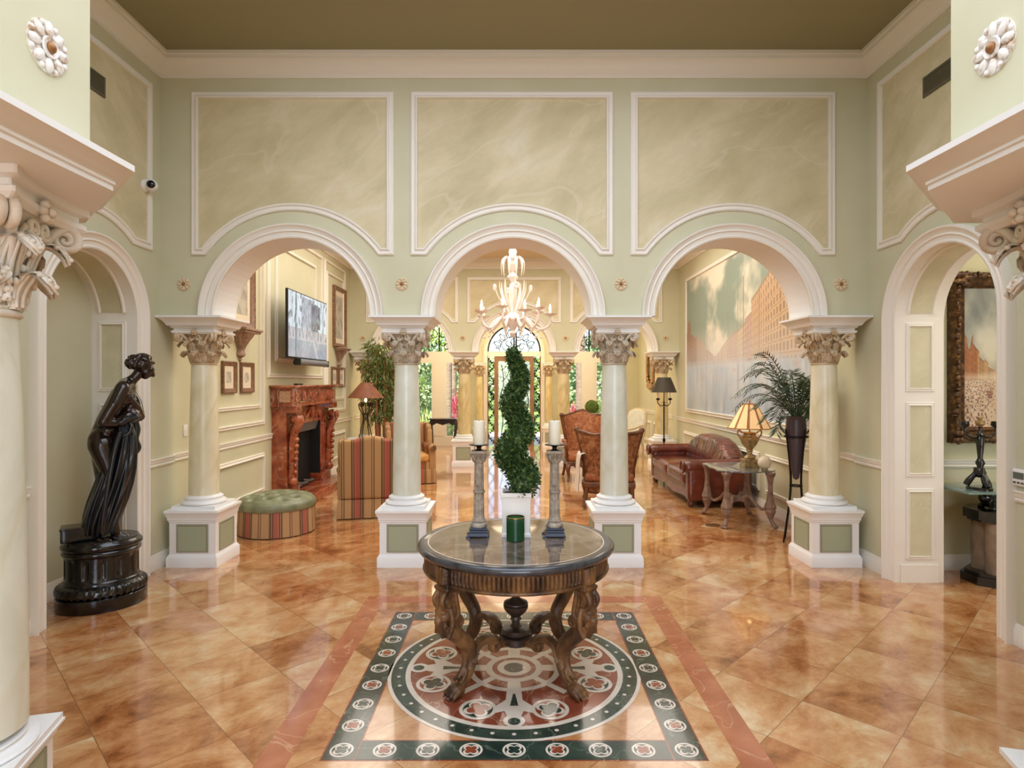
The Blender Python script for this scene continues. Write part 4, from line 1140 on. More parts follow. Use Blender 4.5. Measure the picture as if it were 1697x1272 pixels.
STR = [(0,(178,140,98)),(.20,(150,116,78)),(.24,(84,62,44)),(.28,(150,116,80)),(.32,(84,62,44)),(.35,(166,92,74)),(.50,(186,110,90)),(.53,(84,62,44)),(.56,(160,124,86)),(.60,(84,62,44)),(.64,(182,144,100)),(.86,(120,90,60)),(.90,(178,140,98)),(.94,(120,90,60)),(.97,(182,146,104))]
M['stripe'] = stripe_mat('striped_upholstery', STR, .36, 0)
M['stripey'] = stripe_mat('striped_upholstery_side', STR, .36, 1)
M['gold_fab'] = nmat('golden_upholstery', [(0.3,(192,140,78)),(0.7,(214,166,102))], scale=12, rough=.75, spec=.2)  # golden tone of warm light put into the cushion colour
M['wood'] = nmat('carved_walnut', [(0.3,(70,38,20)),(0.7,(122,74,42))], scale=12, rough=.35, stretch=(1,1,.4))
def striped_chair(label, x, y, rz):
    t = thing('wing_chair', label, 'armchair', (x, y, 0), rz, 'striped wing armchairs')
    top = [(-.37,.95),(-.33,.985),(-.2,.985),(-.08,1.02),(0,1.03),(.08,1.02),(.2,.985),(.33,.985),(.37,.95)]
    out = [(-.36,.24)] + [(-.365,.5),(-.375,.8)] + top + [(.375,.8),(.365,.5),(.36,.24)]
    g = G(); slab(g, dens(out, 3), rprof(.24, .40, .05), lambda a, z, y: (a, y+.10*(z-.4), z)); obj('back', g, M['stripe'], t)
    for s in (-1, 1):
        g = G(); o = [(-.06,.55),(-.12,.66),(-.12,.86),(-.03,.965),(.12,.985),(.32,.96),(.32,.55)]
        slab(g, dens(o, 4), rprof(-.04, .05, .035), lambda a, z, y, s=s: (s*(.345+y), a+.10*(z-.4), z)); obj('wing', g, M['stripey'], t)
        g = G(); g.cap((s*.345,-.30,.585), (s*.345,.28,.60), .072, .072, 16); g.rbox(s*.345-.06, s*.345+.06, -.33, .30, .22, .60, .03)
        g.tube(spiral((s*.345,-.372,.585), .052, .010, 1.6, PI/2, 24, (s,0,0), (0,0,1), -1), .010, 6); obj('arm', g, M['stripey'], t)
    g = G(); g.rbox(-.285, .285, -.36, .26, .36, .49, .045, puff=.02); obj('seat_cushion', g, M['gold_fab'], t)
    g = G(); g.rbox(-.29, .29, -.33, .28, .20, .37, .02); obj('seat_base', g, M['stripe'], t)
    g = G(); fl_ = []
    p = [(-.40,-.36),(.40,-.36),(.40,.375),(-.40,.375)]
    P_ = dens(p, 24); n = len(P_)
    rows = [(.24,-.012),(.20,0),(.10,.006),(.012,.012)]
    v = []
    for z, o in rows:
        for i, (a, b) in enumerate(P_):
            k = 1+(o+.004*math.sin(i*1.3)*(.25-z)/.25)/.4; v.append((a*k, b*k, z))
    f = [(j*n+i, j*n+(i+1) % n, (j+1)*n+(i+1) % n, (j+1)*n+i) for j in range(3) for i in range(n)] + [tuple(range(n))]
    g.add(v, f); obj('skirt', g, M['stripe'], t)
    g = G()
    for a in (-.33, .33):
        for b in (-.29, .30): g.box(a-.025, a+.025, b-.025, b+.025, 0, .2)
    obj('leg', g, M['wood'], t)
    return t
striped_chair('striped wing armchair seen from behind beside the pale column nearest the fireplace', -1.86, 7.86, PI+R(12))
striped_chair('farther striped wing armchair with golden lining facing the room behind the pale column', -1.80, 10.30, R(20))

# tufted ottoman
M['velvet'] = nmat('sage_velvet', [(0.3,(100,104,74)),(0.6,(134,138,106)),(0.8,(168,174,150))], scale=7, rough=.42, spec=.6)
M['button'] = mat('velvet_button', (92,94,64), .6)
t = thing('tufted_ottoman', 'round tufted green velvet ottoman with striped skirt in front of the fireplace', 'ottoman', (-2.71, 6.90, 0))
pts = []
for i in range(-4, 5):
    for j in range(-4, 5):
        a = (i+(j % 2)*.5)*.165; b = j*.135
        if a*a+b*b < .33**2: pts.append((a, b))
def otto(u, v):
    r = .425*min(1, v*1.0) if v < .8 else .425; a = 2*PI*u
    if v <= .78:
        r = .395*v/.78; x, y = r*math.cos(a), r*math.sin(a)
        z = .425 - .055*(r/.395)**2.5
        d = min(math.hypot(x-p, y-q) for p, q in pts); z -= .045*math.exp(-(d/.04)**2); z += .022*math.sin(min(d, .095)/.095*PI*.8)
    else:
        q = (v-.78)/.22*PI*.75; r = .395+.035*math.sin(q); z = .37-.052*(1-math.cos(q))
        x, y = r*math.cos(a), r*math.sin(a)
    return (x, y, z)
g = G(); g.grid(otto, 96, 44, closed=True); obj('cushion', g, M['velvet'], t, ang=180)
g = G()
for p, q in pts: g.ell((p, q, otto(0,0)[2]*0+.425-.055*(math.hypot(p,q)/.395)**2.5-.034), (.012,.012,.007), 8, 6)
obj('button', g, M['button'], t)
M['stripec'], nt_, b_ = base_mat('striped_skirt')
N_ = nt_.nodes; L_ = nt_.links
tc_ = N_.new('ShaderNodeTexCoord'); sx_ = N_.new('ShaderNodeSeparateXYZ'); L_.new(tc_.outputs['Object'], sx_.inputs[0])
at_ = N_.new('ShaderNodeMath'); at_.operation = 'ARCTAN2'; L_.new(sx_.outputs[1], at_.inputs[0]); L_.new(sx_.outputs[0], at_.inputs[1])
mu_ = N_.new('ShaderNodeMath'); mu_.operation = 'MULTIPLY_ADD'; mu_.inputs[1].default_value = 8/(2*PI); mu_.inputs[2].default_value = 50; L_.new(at_.outputs[0], mu_.inputs[0])
fr_ = N_.new('ShaderNodeMath'); fr_.operation = 'FRACT'; L_.new(mu_.outputs[0], fr_.inputs[0])
rp_ = ramp(nt_, STR); rp_.color_ramp.interpolation = 'CONSTANT'; L_.new(fr_.outputs[0], rp_.inputs[0]); L_.new(rp_.outputs[0], b_.inputs['Base Color']); b_.inputs['Roughness'].default_value = .8
g = G(); g.lathe([(.405,.30),(.412,.27),(.415,.15),(.422,.01)], 120, cap=False, fn=lambda r, z, a: r+.004*math.sin(a*26)*(.3-z)/.3); obj('skirt', g, M['stripec'], t)
g = G(); g.lathe([(.38,.0),(.38,.30)], 32); obj('frame', g, M['wood'], t)

# marble fireplace
M['rmarb'] = nmat('red_marble', [(0.3,(104,40,22)),(0.5,(150,72,42)),(0.7,(186,110,74))], scale=5, detail=7, dist=.8, rough=.16, coat=.3, vein=((216,180,152), 3.4, .014, .5))
M['soot'] = mat('black_firebox', (14,13,13), .7); M['hood'] = mat('grey_metal_hood', (120,122,122), .45, .3)
FX = XLL
t = thing('fireplace', 'carved red marble fireplace with black firebox under the television', 'fireplace', (FX, 9.15, 0))
for s in (-1, 1):
    g = G(); g.box(0, .20, s*.73-.21, s*.73+.21, .12, 1.37)
    for k in range(3): g.box(.20, .212, s*(.55+.05*k)-.014, s*(.55+.05*k)+.014, .25, 1.25)
    g.rbox(.03, .235, s*.73-.22, s*.73+.22, .12, .24, .01, 2)
                                                                # scrolled consoles in front of each jamb
    c = smooth_path([(.22,s*.83,.30),(.235,s*.83,.55),(.24,s*.83,.80),(.27,s*.83,1.0),(.33,s*.83,1.15),(.32,s*.83,1.22)], 5)
    g.tube(c, lerp_list([.045,.05,.05,.06,.075,.06], len(c)), 10, flat=(1,1.3))
    g.ell((.29,s*.83,1.17), (.075,.085,.075), 14, 10); g.ell((.25,s*.83,.32), (.06,.08,.07), 12, 8)
    for k in range(6): g.ell((.285+.004*k,s*.83,.45+.09*k), (.03,.055,.035), 10, 6)
    g.rbox(.0,.34,s*.83-.116,s*.83+.116,1.27,1.365,.01,2)
    obj('jamb', g, M['rmarb'], t)
g = G(); g.box(.03, .20, -.52, .52, 1.09, 1.37)
g.cap((.22,0,1.30), (.24,0,1.18), .05, .03, 10)
for s in (-1, 1): g.tube(smooth_path([(.215,s*.05,1.27),(.22,s*.2,1.18),(.215,s*.35,1.20),(.215,s*.45,1.14)], 5), .018, 7)
obj('lintel', g, M['rmarb'], t)
g = G(); g.rbox(.0, .30, -.985, .985, 1.36, 1.62, .006, 2)
for k in range(7):
    y = -.78+.26*k
    g.rbox(.298, .312, y-.10, y+.10, 1.42, 1.57, .004, 2); g.ell((.312, y, 1.495), (.010,.06,.055), 12, 8)
g.rbox(.0, .315, -1.0, 1.0, 1.355, 1.385, .008, 2)
obj('frieze', g, M['rmarb'], t)
M['carve'] = nmat('pale_carved_marble', [(0.3,(176,130,98)),(0.7,(206,170,138))], scale=20, rough=.4)
g = G(); g.T = Matrix.Translation((.20,-.986,1.495)) @ Matrix.Rotation(R(90), 4, 'X'); g.box(-.075,.075,-.075,.075,0,.006); g.lathe([(.07,.006),(.068,.012),(.058,.012),(.056,.006)], 28, cap=False)
for k in range(6): g.ell((.032*math.cos(k*PI/3),.032*math.sin(k*PI/3),.008), (.020,.012,.006), 8, 6, rot=Euler((0,0,k*PI/3)))
obj('side_rosette', g, M['carve'], t)
g = G(); g.rbox(0.0, .35, -1.04, 1.04, 1.62, 1.65, .012, 3); g.rbox(0.0, .33, -1.02, 1.02, 1.605, 1.625, .006, 2); obj('mantel_shelf', g, M['rmarb'], t)
g = G(); g.rbox(.0, .50, -1.08, 1.10, .0, .12, .012, 3); obj('hearth', g, M['rmarb'], t)
g = G(); g.box(.005, .03, -.52, .52, .12, 1.09); g.box(.03, .19, -.53, -.515, .12, 1.09); g.box(.03, .19, .515, .53, .12, 1.09); obj('firebox', g, M['soot'], t)
g = G(); g.add([(.17,-.515,1.09),(.17,.515,1.09),(.12,.515,.95),(.12,-.515,.95),(.03,-.515,1.09),(.03,.515,1.09),(.03,.515,.95),(.03,-.515,.95)], [(0,1,2,3),(7,6,5,4),(3,2,6,7),(0,4,5,1),(0,3,7,4),(1,5,6,2)]); obj('smoke_hood', g, M['hood'], t)
g = G()
for k in range(5): g.cap((.06+.03*(k%2), -.35+.14*k, .16+.03*(k%2)), (.16, -.28+.14*k, .17), .03, .028, 9)
obj('fire_log', g, M['twoodd'], t)
t = tag(obj('remote_control', G().rbox(-.03,.03,-.11,.11,0,.022,.008,2), M['blackm']), 'black remote control lying on the mantel shelf', 'remote control'); t.location = (FX+.22, 8.62, 1.650)

# television and soundbar on its wall arm
t = thing('wall_tv', 'large flat television showing a pale landscape above the fireplace', 'television', (-3.0, 8.83, 2.485))
g = G(); g.rbox(-.035, 0, -.83, .83, -.46, .46, .006, 2); obj('casing', g, M['blackm'], t)
M['tvs'] = attr_mat('screen_picture', .15, .85)
def mixt(a, b): return [(x+y)/2 for x, y in zip(a, b)]
def tvfn(u, v):
    # u from near edge to far edge, v from bottom to top: a pale street of trees and towers
    n = noise.noise(Vector((u*9, v*5, 1.3))); n2 = noise.noise(Vector((u*30, v*14, 4.0)))
    c = [206+20*v, 222+16*v, 236+12*v]
    if v < .28: q = 168+16*n2+20*n; c = [q, q+2, q+12]
    elif v < .46:
        q = 178+40*n+30*n2; c = [q+14, q+8, q+16]
        if n > .15: c = [204, 192, 200]
    else:
        if .30 < u < .62 and v < .97: q = 176+34*n2; c = [q, q+10, q+24]
        if .56 < u < .74 and v < .92: q = 96+60*abs(n2)+40*n; c = [q, q+8, q+26]
        if .74 < u < .80 and .5 < v < .9: c = [66, 74, 92]
    if v >= .30 and noise.noise(Vector((u*26, v*7, 9.0))) > .22: q = 150+50*n2; c = [q-8, q+4, q+14]
    if v < .5 and abs(u-.62+.4*(v-.28)) < .012+.05*(.5-v): c = mixt(c, (236,236,238))
    if noise.noise(Vector((u*60, v*2.2, 5.0))) > .34 and v > .3: c = mixt(c, (110,128,142))
    if abs(u-.17-.01*n) < .014: c = [86, 118, 132]
    if abs(u-.9-.01*n) < .012: c = [150, 186, 190]
    return [max(0, min(255, x)) for x in c]
o = painted('screen', lambda u, v: (.0008, -.815+1.63*u, -.445+.89*v), 180, 100, tvfn, M['tvs'], t)
g = G(); g.box(-.30, -.03, -.08, .08, -.08, .08); g.box(-.10, -.03, -.3, .3, -.2, .2); obj('wall_arm', g, M['blackm'], t)
t = thing('tv_soundbar', 'grey soundbar mounted under the television', 'soundbar', (-2.985, 8.95, 1.975))
M['grille'] = mat('grey_grille', (120,124,132), .4, .3)
g = G(); g.T = Matrix.Rotation(R(90), 4, 'X'); g.lathe([(.001,-.62),(.045,-.62),(.045,.62),(.001,.62)], 20); obj('body', g, M['grille'], t)
for s in (-1, 1): g = G(); g.rbox(-.046, .046, s*.6275-.0125, s*.6275+.0125, -.047, .047, .01, 2); obj('end_cap', g, M['blackm'], t)
g = G(); g.box(-.2, -.03, -.25, -.18, -.02, .03); g.box(-.2,-.03,.18,.25,-.02,.03); obj('bracket', g, M['blackm'], t)

# framed pictures and corbel brackets
M['pframe'] = nmat('brown_gilt_frame', [(0.3,(96,66,46)),(0.7,(150,110,80))], scale=30, rough=.4, spec=.5)
M['mat_board'] = mat('cream_mat_board', (226,214,190), .7)
M['art'] = attr_mat('print_ink', .5)
M['pictg'] = nmat('etched_print', [(0.35,(150,146,134)),(0.6,(196,190,174))], scale=9, rough=.5)
def picture(label, y0, y1, z0, z1, x, w, group, oval_=False, d=.03, right=False, pm=None):
    t = thing('framed_picture', label, 'picture', (x, (y0+y1)/2, (z0+z1)/2), PI if right else 0, group)
    hy, hz = (y1-y0)/2, (z1-z0)/2
    mp = lambda a, z, h=0.0: (h, a, z)
    g = G(); g.sweep([(-hy+w/2,-hz+w/2),(hy-w/2,-hz+w/2),(hy-w/2,hz-w/2),(-hy+w/2,hz-w/2)], [(-w/2,0),(-w/2,d),(-w*.3,d*1.25),(0,d*.9),(w*.3,d*.75),(w/2,d*.35),(w/2,0)], mp)
    obj('frame', g, M['pframe'], t)
    g = G(); g.box(0, d*.3, -hy+w*.8, hy-w*.8, -hz+w*.8, hz-w*.8); obj('mat_board', g, M['mat_board'], t)
    g = G(); iy, iz = hy-w*2.0, hz-w*2.2
    if oval_: g.prism([(iy*math.cos(2*PI*i/32), iz*math.sin(2*PI*i/32)) for i in range(32)], d*.3, d*.34, mp)
    else: g.prism([(-iy,-iz),(iy,-iz),(iy,iz),(-iy,iz)], d*.3, d*.34, mp)
    obj('print', g, pm or M['pictg'], t)
    return t
picture('small brown framed print beside the statue-side column, nearer of the near pair', 6.79, 7.13, 1.565, 1.935, XLL, .055, 'small framed prints')
picture('small brown framed print with an oval picture, farther of the near pair', 7.25, 7.60, 1.565, 1.935, XLL, .055, 'small framed prints', True)
picture('small brown framed print past the fireplace, nearer of the far pair', 10.86, 11.22, 1.60, 1.97, XLL, .055, 'small framed prints')
picture('small brown framed print past the fireplace, farther of the far pair', 11.30, 11.68, 1.60, 1.97, XLL, .055, 'small framed prints', True)
picture('large brown framed print over the bracket at the column side of the television', 6.72, 7.58, 2.345, 3.45, XLL, .075, 'large framed prints', d=.05)
picture('large brown framed print over the bracket beyond the television', 10.95, 11.70, 2.34, 3.46, XLL, .075, 'large framed prints', d=.05)
M['corbel'] = nmat('brown_plaster_corbel', [(0.3,(128,100,82)),(0.7,(180,150,128))], scale=24, rough=.5)
def corbel(label, y, zt):
    t = thing('wall_bracket', label, 'bracket', (XLL, y, zt), 0, 'corbel brackets on the fireplace wall')
    g = G(); g.rbox(0, .19, -.24, .24, -.03, 0, .008, 2); g.rbox(0, .17, -.22, .22, -.055, -.03, .006, 2); obj('shelf', g, M['corbel'], t)
    g = G(); rows = [(.165,-.055),(.155,-.085),(.115,-.14),(.085,-.19),(.062,-.24),(.058,-.28),(.066,-.30),(.064,-.325),(.042,-.34),(.022,-.352),(.028,-.368),(.020,-.39),(.001,-.40)]
    g.lathe([(r, z) for r, z in rows], 96, a0=-PI/2, a1=PI/2, sx=1.0, sy=1.25, fn=lambda r, z, a: r-.012*abs(math.sin(a*9))*(1 if -.27 < z < -.08 else .2), cap=False)
    obj('fluted_corbel', g, M['corbel'], t)
corbel('fluted brown wall bracket beside the column under the nearer large print', 7.25, 2.335)
corbel('fluted brown wall bracket beyond the television under the farther large print', 11.30, 2.33)

# side table with scrolled iron lamp and leafy plant in the far corner
LX, LY = -2.46, 10.0
t = thing('side_table', 'small round white-topped side table behind the striped wing armchair', 'side table', (LX, LY, 0))
g = G(); g.lathe([(.001,.74),(.29,.74),(.30,.75),(.30,.762),(.29,.77),(.001,.77)], 40); obj('tabletop', g, M['trimw'], t)
g = G(); g.lathe([(.03,.05),(.045,.2),(.03,.4),(.05,.6),(.06,.74)], 20); obj('post', g, M['wood'], t)
g = G()
for k in range(3):
    a = k*2*PI/3; g.tube(smooth_path([(.02*math.cos(a),.02*math.sin(a),.14),(.14*math.cos(a),.14*math.sin(a),.10),(.24*math.cos(a),.24*math.sin(a),.02)], 4), .022, 8)
obj('foot', g, M['wood'], t)
M['rust'] = nmat('rust_leather_shade', [(0.3,(100,54,28)),(0.7,(134,76,42))], scale=8, rough=.6)
M['bulb'] = mat('warm_bulb', (255,230,190), .4, emit=(255,214,150), es=10)
M['brz'] = mat('bronze_iron', (58,44,30), .4, .5)
t = thing('iron_lamp', 'scrolled iron lamp with rust-brown flared shade near the fireplace', 'lamp', (LX, LY, .7705))
g = G(); g.lathe([(.30,.66),(.295,.665),(.085,.905),(.08,.91)], 40, cap=False); g.lathe([(.078,.905),(.288,.668),(.292,.662)], 40, cap=False); obj('lamp_shade', g, M['rust'], t)
g = G(); g.lathe([(.008,.28),(.008,.93),(.012,.94),(.016,.95),(.01,.965),(.001,.985)], 10); obj('stem', g, M['brz'], t)
g = G()
for k in range(4):
    a = k*PI/2+PI/4; ca, sa = math.cos(a), math.sin(a)
    leg = smooth_path([(.12*ca,.12*sa,.0),(.085*ca,.085*sa,.15),(.045*ca,.045*sa,.30),(.06*ca,.06*sa,.40),(.11*ca,.11*sa,.47),(.13*ca,.13*sa,.54)], 5)
    g.tube(leg + spiral((.088*ca,.088*sa,.545), .042, .008, 1.5, 0, 18, (ca,sa,0), (0,0,1), 1), .009, 6)
g.tube([(.055*math.cos(2*PI*i/20),.055*math.sin(2*PI*i/20),.395) for i in range(20)], .010, 6, closed=True)
obj('scroll_leg', g, M['brz'], t)
g = G(); g.ell((0,0,.62), (.02,.02,.035), 10, 8); obj('bulb', g, M['bulb'], t)

M['bamboo'] = nmat('bamboo_leaf', [(0.35,(50,70,26)),(0.5,(92,108,44)),(0.7,(142,150,80))], scale=30, rough=.5)
M['cane'] = mat('reddish_cane', (166,108,74), .5); M['terra'] = mat('terracotta_pot', (158,96,62), .7)
def leafy(name, label, cat, x, y, h, spread, stems, nleaf, lm, sm, seed, pot=True, L=.16, zl=.45, droop=.9):
    t = thing(name, label, cat, (x, y, 0)); r = random.Random(seed)
    if pot:
        g = G(); g.lathe([(.001,0),(.15,0),(.17,.02),(.21,.34),(.225,.35),(.225,.39),(.20,.39),(.195,.36),(.001,.355)], 32); obj('pot', g, M['terra'], t)
    gs = G(); gl = G()
    for k in range(stems):
        a = 2*PI*k/stems+r.random(); b = .05+.09*r.random()
        p = smooth_path([(b*math.cos(a), b*math.sin(a), .35 if pot else 0), (b*1.4*math.cos(a), b*1.4*math.sin(a), h*.45), (spread*.5*math.cos(a), spread*.5*math.sin(a), h*(.8+.15*r.random()))], 8)
        gs.tube(p, lerp_list([.018,.016,.008], len(p)), 6)
        for i in range(nleaf):
            q = p[min(len(p)-1, int(len(p)*(zl+(1-zl)*r.random()**.8)))]
            dd = Vector((r.gauss(0,1), r.gauss(0,1), r.gauss(.1,.5))).normalized()
            c = q + dd*spread*.55*r.random()
            d = Vector((dd.x*.6+r.gauss(0,.4), dd.y*.6+r.gauss(0,.4), -droop+r.gauss(0,.5))).normalized()
            leaf4(gl, c, d, Vector((r.gauss(0,1), r.gauss(0,1), .3)), L*(.7+.6*r.random()), L*.11)
    obj('stem', gs, sm, t); obj('foliage', gl, lm, t, smooth=False)
    return t
leafy('bamboo_plant', 'tall leafy bamboo plant with reddish canes beside the far arched window', 'plant', -2.50, 11.42, 2.55, .44, 9, 170, M['bamboo'], M['cane'], 4, True, .15, .42)

# dark console table by the glazed front
M['ebony'] = mat('ebony_wood', (42,36,36), .3, coat=.3)
t = thing('console_table', 'dark console table with curved legs in front of the glazed entrance wall', 'console table', (-1.80, 15.35, 0))
g = G(); g.rbox(-.36, .36, -.20, .20, .735, .765, .01, 2); obj('tabletop', g, M['ebony'], t)
g = G(); pr = [(-.32,.735),(.32,.735),(.32,.62),(.24,.60),(.16,.65),(.08,.63),(0,.60),(-.08,.63),(-.16,.65),(-.24,.60),(-.32,.62)]
g.prism(pr, -.16, -.14, lambda a, b, q: (a, q, b)); g.prism(pr, .14, .16, lambda a, b, q: (a, q, b)); obj('apron', g, M['ebony'], t)
for a in (-1, 1):
    for b in (-1, 1):
        g = G(); p = smooth_path([(a*.30,b*.15,.70),(a*.325,b*.16,.58),(a*.30,b*.15,.38),(a*.285,b*.145,.15),(a*.31,b*.16,.025)], 5); g.tube(p, lerp_list([.03,.034,.022,.016,.022], len(p)), 8); obj('leg', g, M['ebony'], t)
# ------------------------------------------------------------------ living room, mural side
M['mural'] = attr_mat('mural_paint', .45)
def fbm(x, y, s, o=4):
    v = 0; a = 1; t = 0
    for k in range(o):
        v += a*noise.noise(Vector((x*s, y*s, 7.1+k*3.3))); t += a; a *= .5; s *= 2
    return v/t
def mixc(a, b, t): t = max(0, min(1, t)); return [a[i]+(b[i]-a[i])*t for i in range(3)]
def mural(u, v):
    """u: 0 far end .. 1 near end (as seen left to right); v bottom .. top. A hazy waterfront street."""
    x, y = u*2.0, v; hz = .36; vp = .33
    c = mixc((146,160,146), (236,226,204), (fbm(x, y, 2.2, 5)+.04)*4.5)
    if v < .62: c = mixc(c, (228,216,196), (.62-v)*2)
    right = u > vp; q = max(.012, abs(u-vp)); lg = math.log(q)
    blk = math.floor(lg*(3.2 if right else 4.0)+.25); rr = (math.sin(blk*91.7)*43758.5) % 1.0
    slope = (.66+.30*rr) if right else (.62+.35*rr)
    if right and u > .64: slope = .98; rr = .6
    top = hz+q*slope+.02
    if not right and .015 < u < .055: top = hz+.34-.9*abs(u-.035)*3
    if hz-.03 < v < top:
        zr = (v-hz)/q                                            # height in perspective
        base = ((206,172,136) if rr > .55 else (198,160,140) if rr > .25 else (212,186,150)) if right else ((150,108,80) if u < .13 else (182,148,126))
        fw = (lg*(26 if right else 22)) % 1.0; fz = (zr*7.5) % 1.0
        col = base
        if fw > .58 and .22 < fz < .80: col = mixc(base, (104,84,74), .55)
        if fz < .07 or top-v < .014*(.5+q): col = mixc(base, (126,98,78), .55)
        if (lg*(3.2 if right else 4.0)+.25) % 1.0 < .03: col = mixc(base, (120,96,84), .6)
        c = mixc(col, (222,208,196), max(0, .55-q*1.5)+.04+.10*fbm(u*9, v*9, 1, 2))
    for m_, h_ in ((.535,.80),(.582,.84),(.455,.66),(.25,.62),(.06,.72)):
        if abs(u-m_) < .0022 and hz < v < h_: c = mixc(c, (128,112,100), .8)
    hzz = hz+.05*fbm(u*6, 3.0, 2, 3)
    if v <= hzz:
        f = fbm(u*2, v, 5, 4); c2 = mixc((170,186,202), (208,210,210), .5+f*1.3)
        c2 = mixc(c2, (138,152,168), max(0, fbm(u*40, v*4, 1, 2))*1.1)
        if fbm(u*9, v*9, 2, 3) > .26 and v > .20: c2 = mixc(c2, (196,166,146), .55)
        c = mixc(c, c2, (hzz-v)*14+.25)
    return mixc(c, (204,210,222), max(0, .26-abs(v-.33))*2.1*(1-u*.25))
t = thing('wall_mural', 'huge pale mural of a hazy waterfront street on the wall behind the leather sofa', 'painting', (XLR, 9.05, 2.39))
HYM, HZM = 2.45, 1.215
painted('canvas', lambda u, v: (-.012, HYM-2*HYM*u, -HZM+2*HZM*v), 400, 210, mural, M['mural'], t)
g = G(); g.box(-.011, 0, -HYM, HYM, -HZM, HZM); obj('backing', g, M['mat_board'], t)
g = G(); g.sweep([(-HYM-.02,-HZM-.02),(HYM+.02,-HZM-.02),(HYM+.02,HZM+.02),(-HYM-.02,HZM+.02)], prof(.07, 1.1), lambda a, z, h=0.0: (-h, a, z)); obj('frame', g, M['trim'], t)

# leather sofa
def add_creases(m):
    nt = m.node_tree; N = nt.nodes; L = nt.links
    tc = N.new('ShaderNodeTexCoord'); mp = N.new('ShaderNodeMapping'); mp.vector_type = 'TEXTURE'
    mp.inputs['Rotation'].default_value = (0, R(28), 0); mp.inputs['Scale'].default_value = (.09, .5, .42); L.new(tc.outputs['Object'], mp.inputs[0])
    nz = N.new('ShaderNodeTexNoise'); nz.inputs['Scale'].default_value = 1.0; nz.inputs['Detail'].default_value = 2; nz.inputs['Distortion'].default_value = .8; L.new(mp.outputs[0], nz.inputs['Vector'])
    bp = N.new('ShaderNodeBump'); bp.inputs['Strength'].default_value = 1.0; bp.inputs['Distance'].default_value = .05; L.new(nz.outputs['Fac'], bp.inputs['Height']); L.new(bp.outputs[0], N['Principled BSDF'].inputs['Normal'])
M['leather'] = nmat('brown_leather', [(0.3,(62,24,14)),(0.6,(108,46,26)),(0.8,(140,66,38))], scale=4, detail=5, rough=.24, spec=.55, coat=.25, bump=.5, bscale=9)
M['leatherw'] = nmat('creased_leather', [(0.3,(62,24,14)),(0.6,(108,46,26)),(0.8,(140,66,38))], scale=4, detail=5, rough=.22, spec=.6, coat=.35)
add_creases(M['leatherw'])
t = thing('leather_sofa', 'brown leather rolled-arm sofa against the wall under the mural', 'sofa', (2.76, 9.22, 0), R(-90))
W = 1.12
g = G(); g.rbox(-W, W, -.38, .44, .09, .30, .04); obj('frame', g, M['leather'], t)
g = G()                                                          # shaped front rail
g.grid(lambda u, v: (-W+.02+(2*W-.04)*u, -.40-.012*math.sin(v*PI), .30-.20*v-.02*math.sin(u*PI*4)*v), 40, 6); obj('front_rail', g, M['leather'], t)
for s in (-1, 1):
    g = G(); p = [(s*(W-.08),-.40,.545),(s*(W-.08),.0,.55),(s*(W-.08),.42,.56)]
    g.cap(p[0], p[2], .095, .095, 20); g.rbox(s*(W-.08)-.085, s*(W-.08)+.085, -.42, .44, .09, .56, .04)
    g.tube([(s*(W-.08)+.085*math.cos(2*PI*i/24), -.485, .545+.085*math.sin(2*PI*i/24)) for i in range(24)], .012, 6, closed=True)
    obj('arm', g, M['leather'], t)
for s in (-1, 1):
    g = G(); x0, x1 = (-.94, -.005) if s < 0 else (.005, .94)
    g.rbox(x0, x1, -.44, .24, .28, .45, .06, puff=.03); obj('seat_cushion', g, M['leather'], t)
cam_ = dens([(-.96,.28),(-.98,.55),(-.94,.66),(-.80,.74),(-.62,.82),(-.40,.875),(-.15,.895),(.15,.895),(.40,.875),(.62,.82),(.80,.74),(.94,.66),(.98,.55),(.96,.28)], 5)
g = G(); slab(g, cam_, rprof(.12, .40, .11, 6), lambda a, z, yy: (a, yy+.16*(z-.45)-.03*math.cos(a*1.5), z)); obj('back', g, M['leatherw'], t)
for a in (-1, 1):
    for b in (-.36, .38):
        g = G(); g.lathe([(.03,0),(.045,.02),(.05,.05),(.035,.085),(.04,.095)], 16, c=(a*(W-.1), b, 0)); obj('foot', g, M['wood'], t)

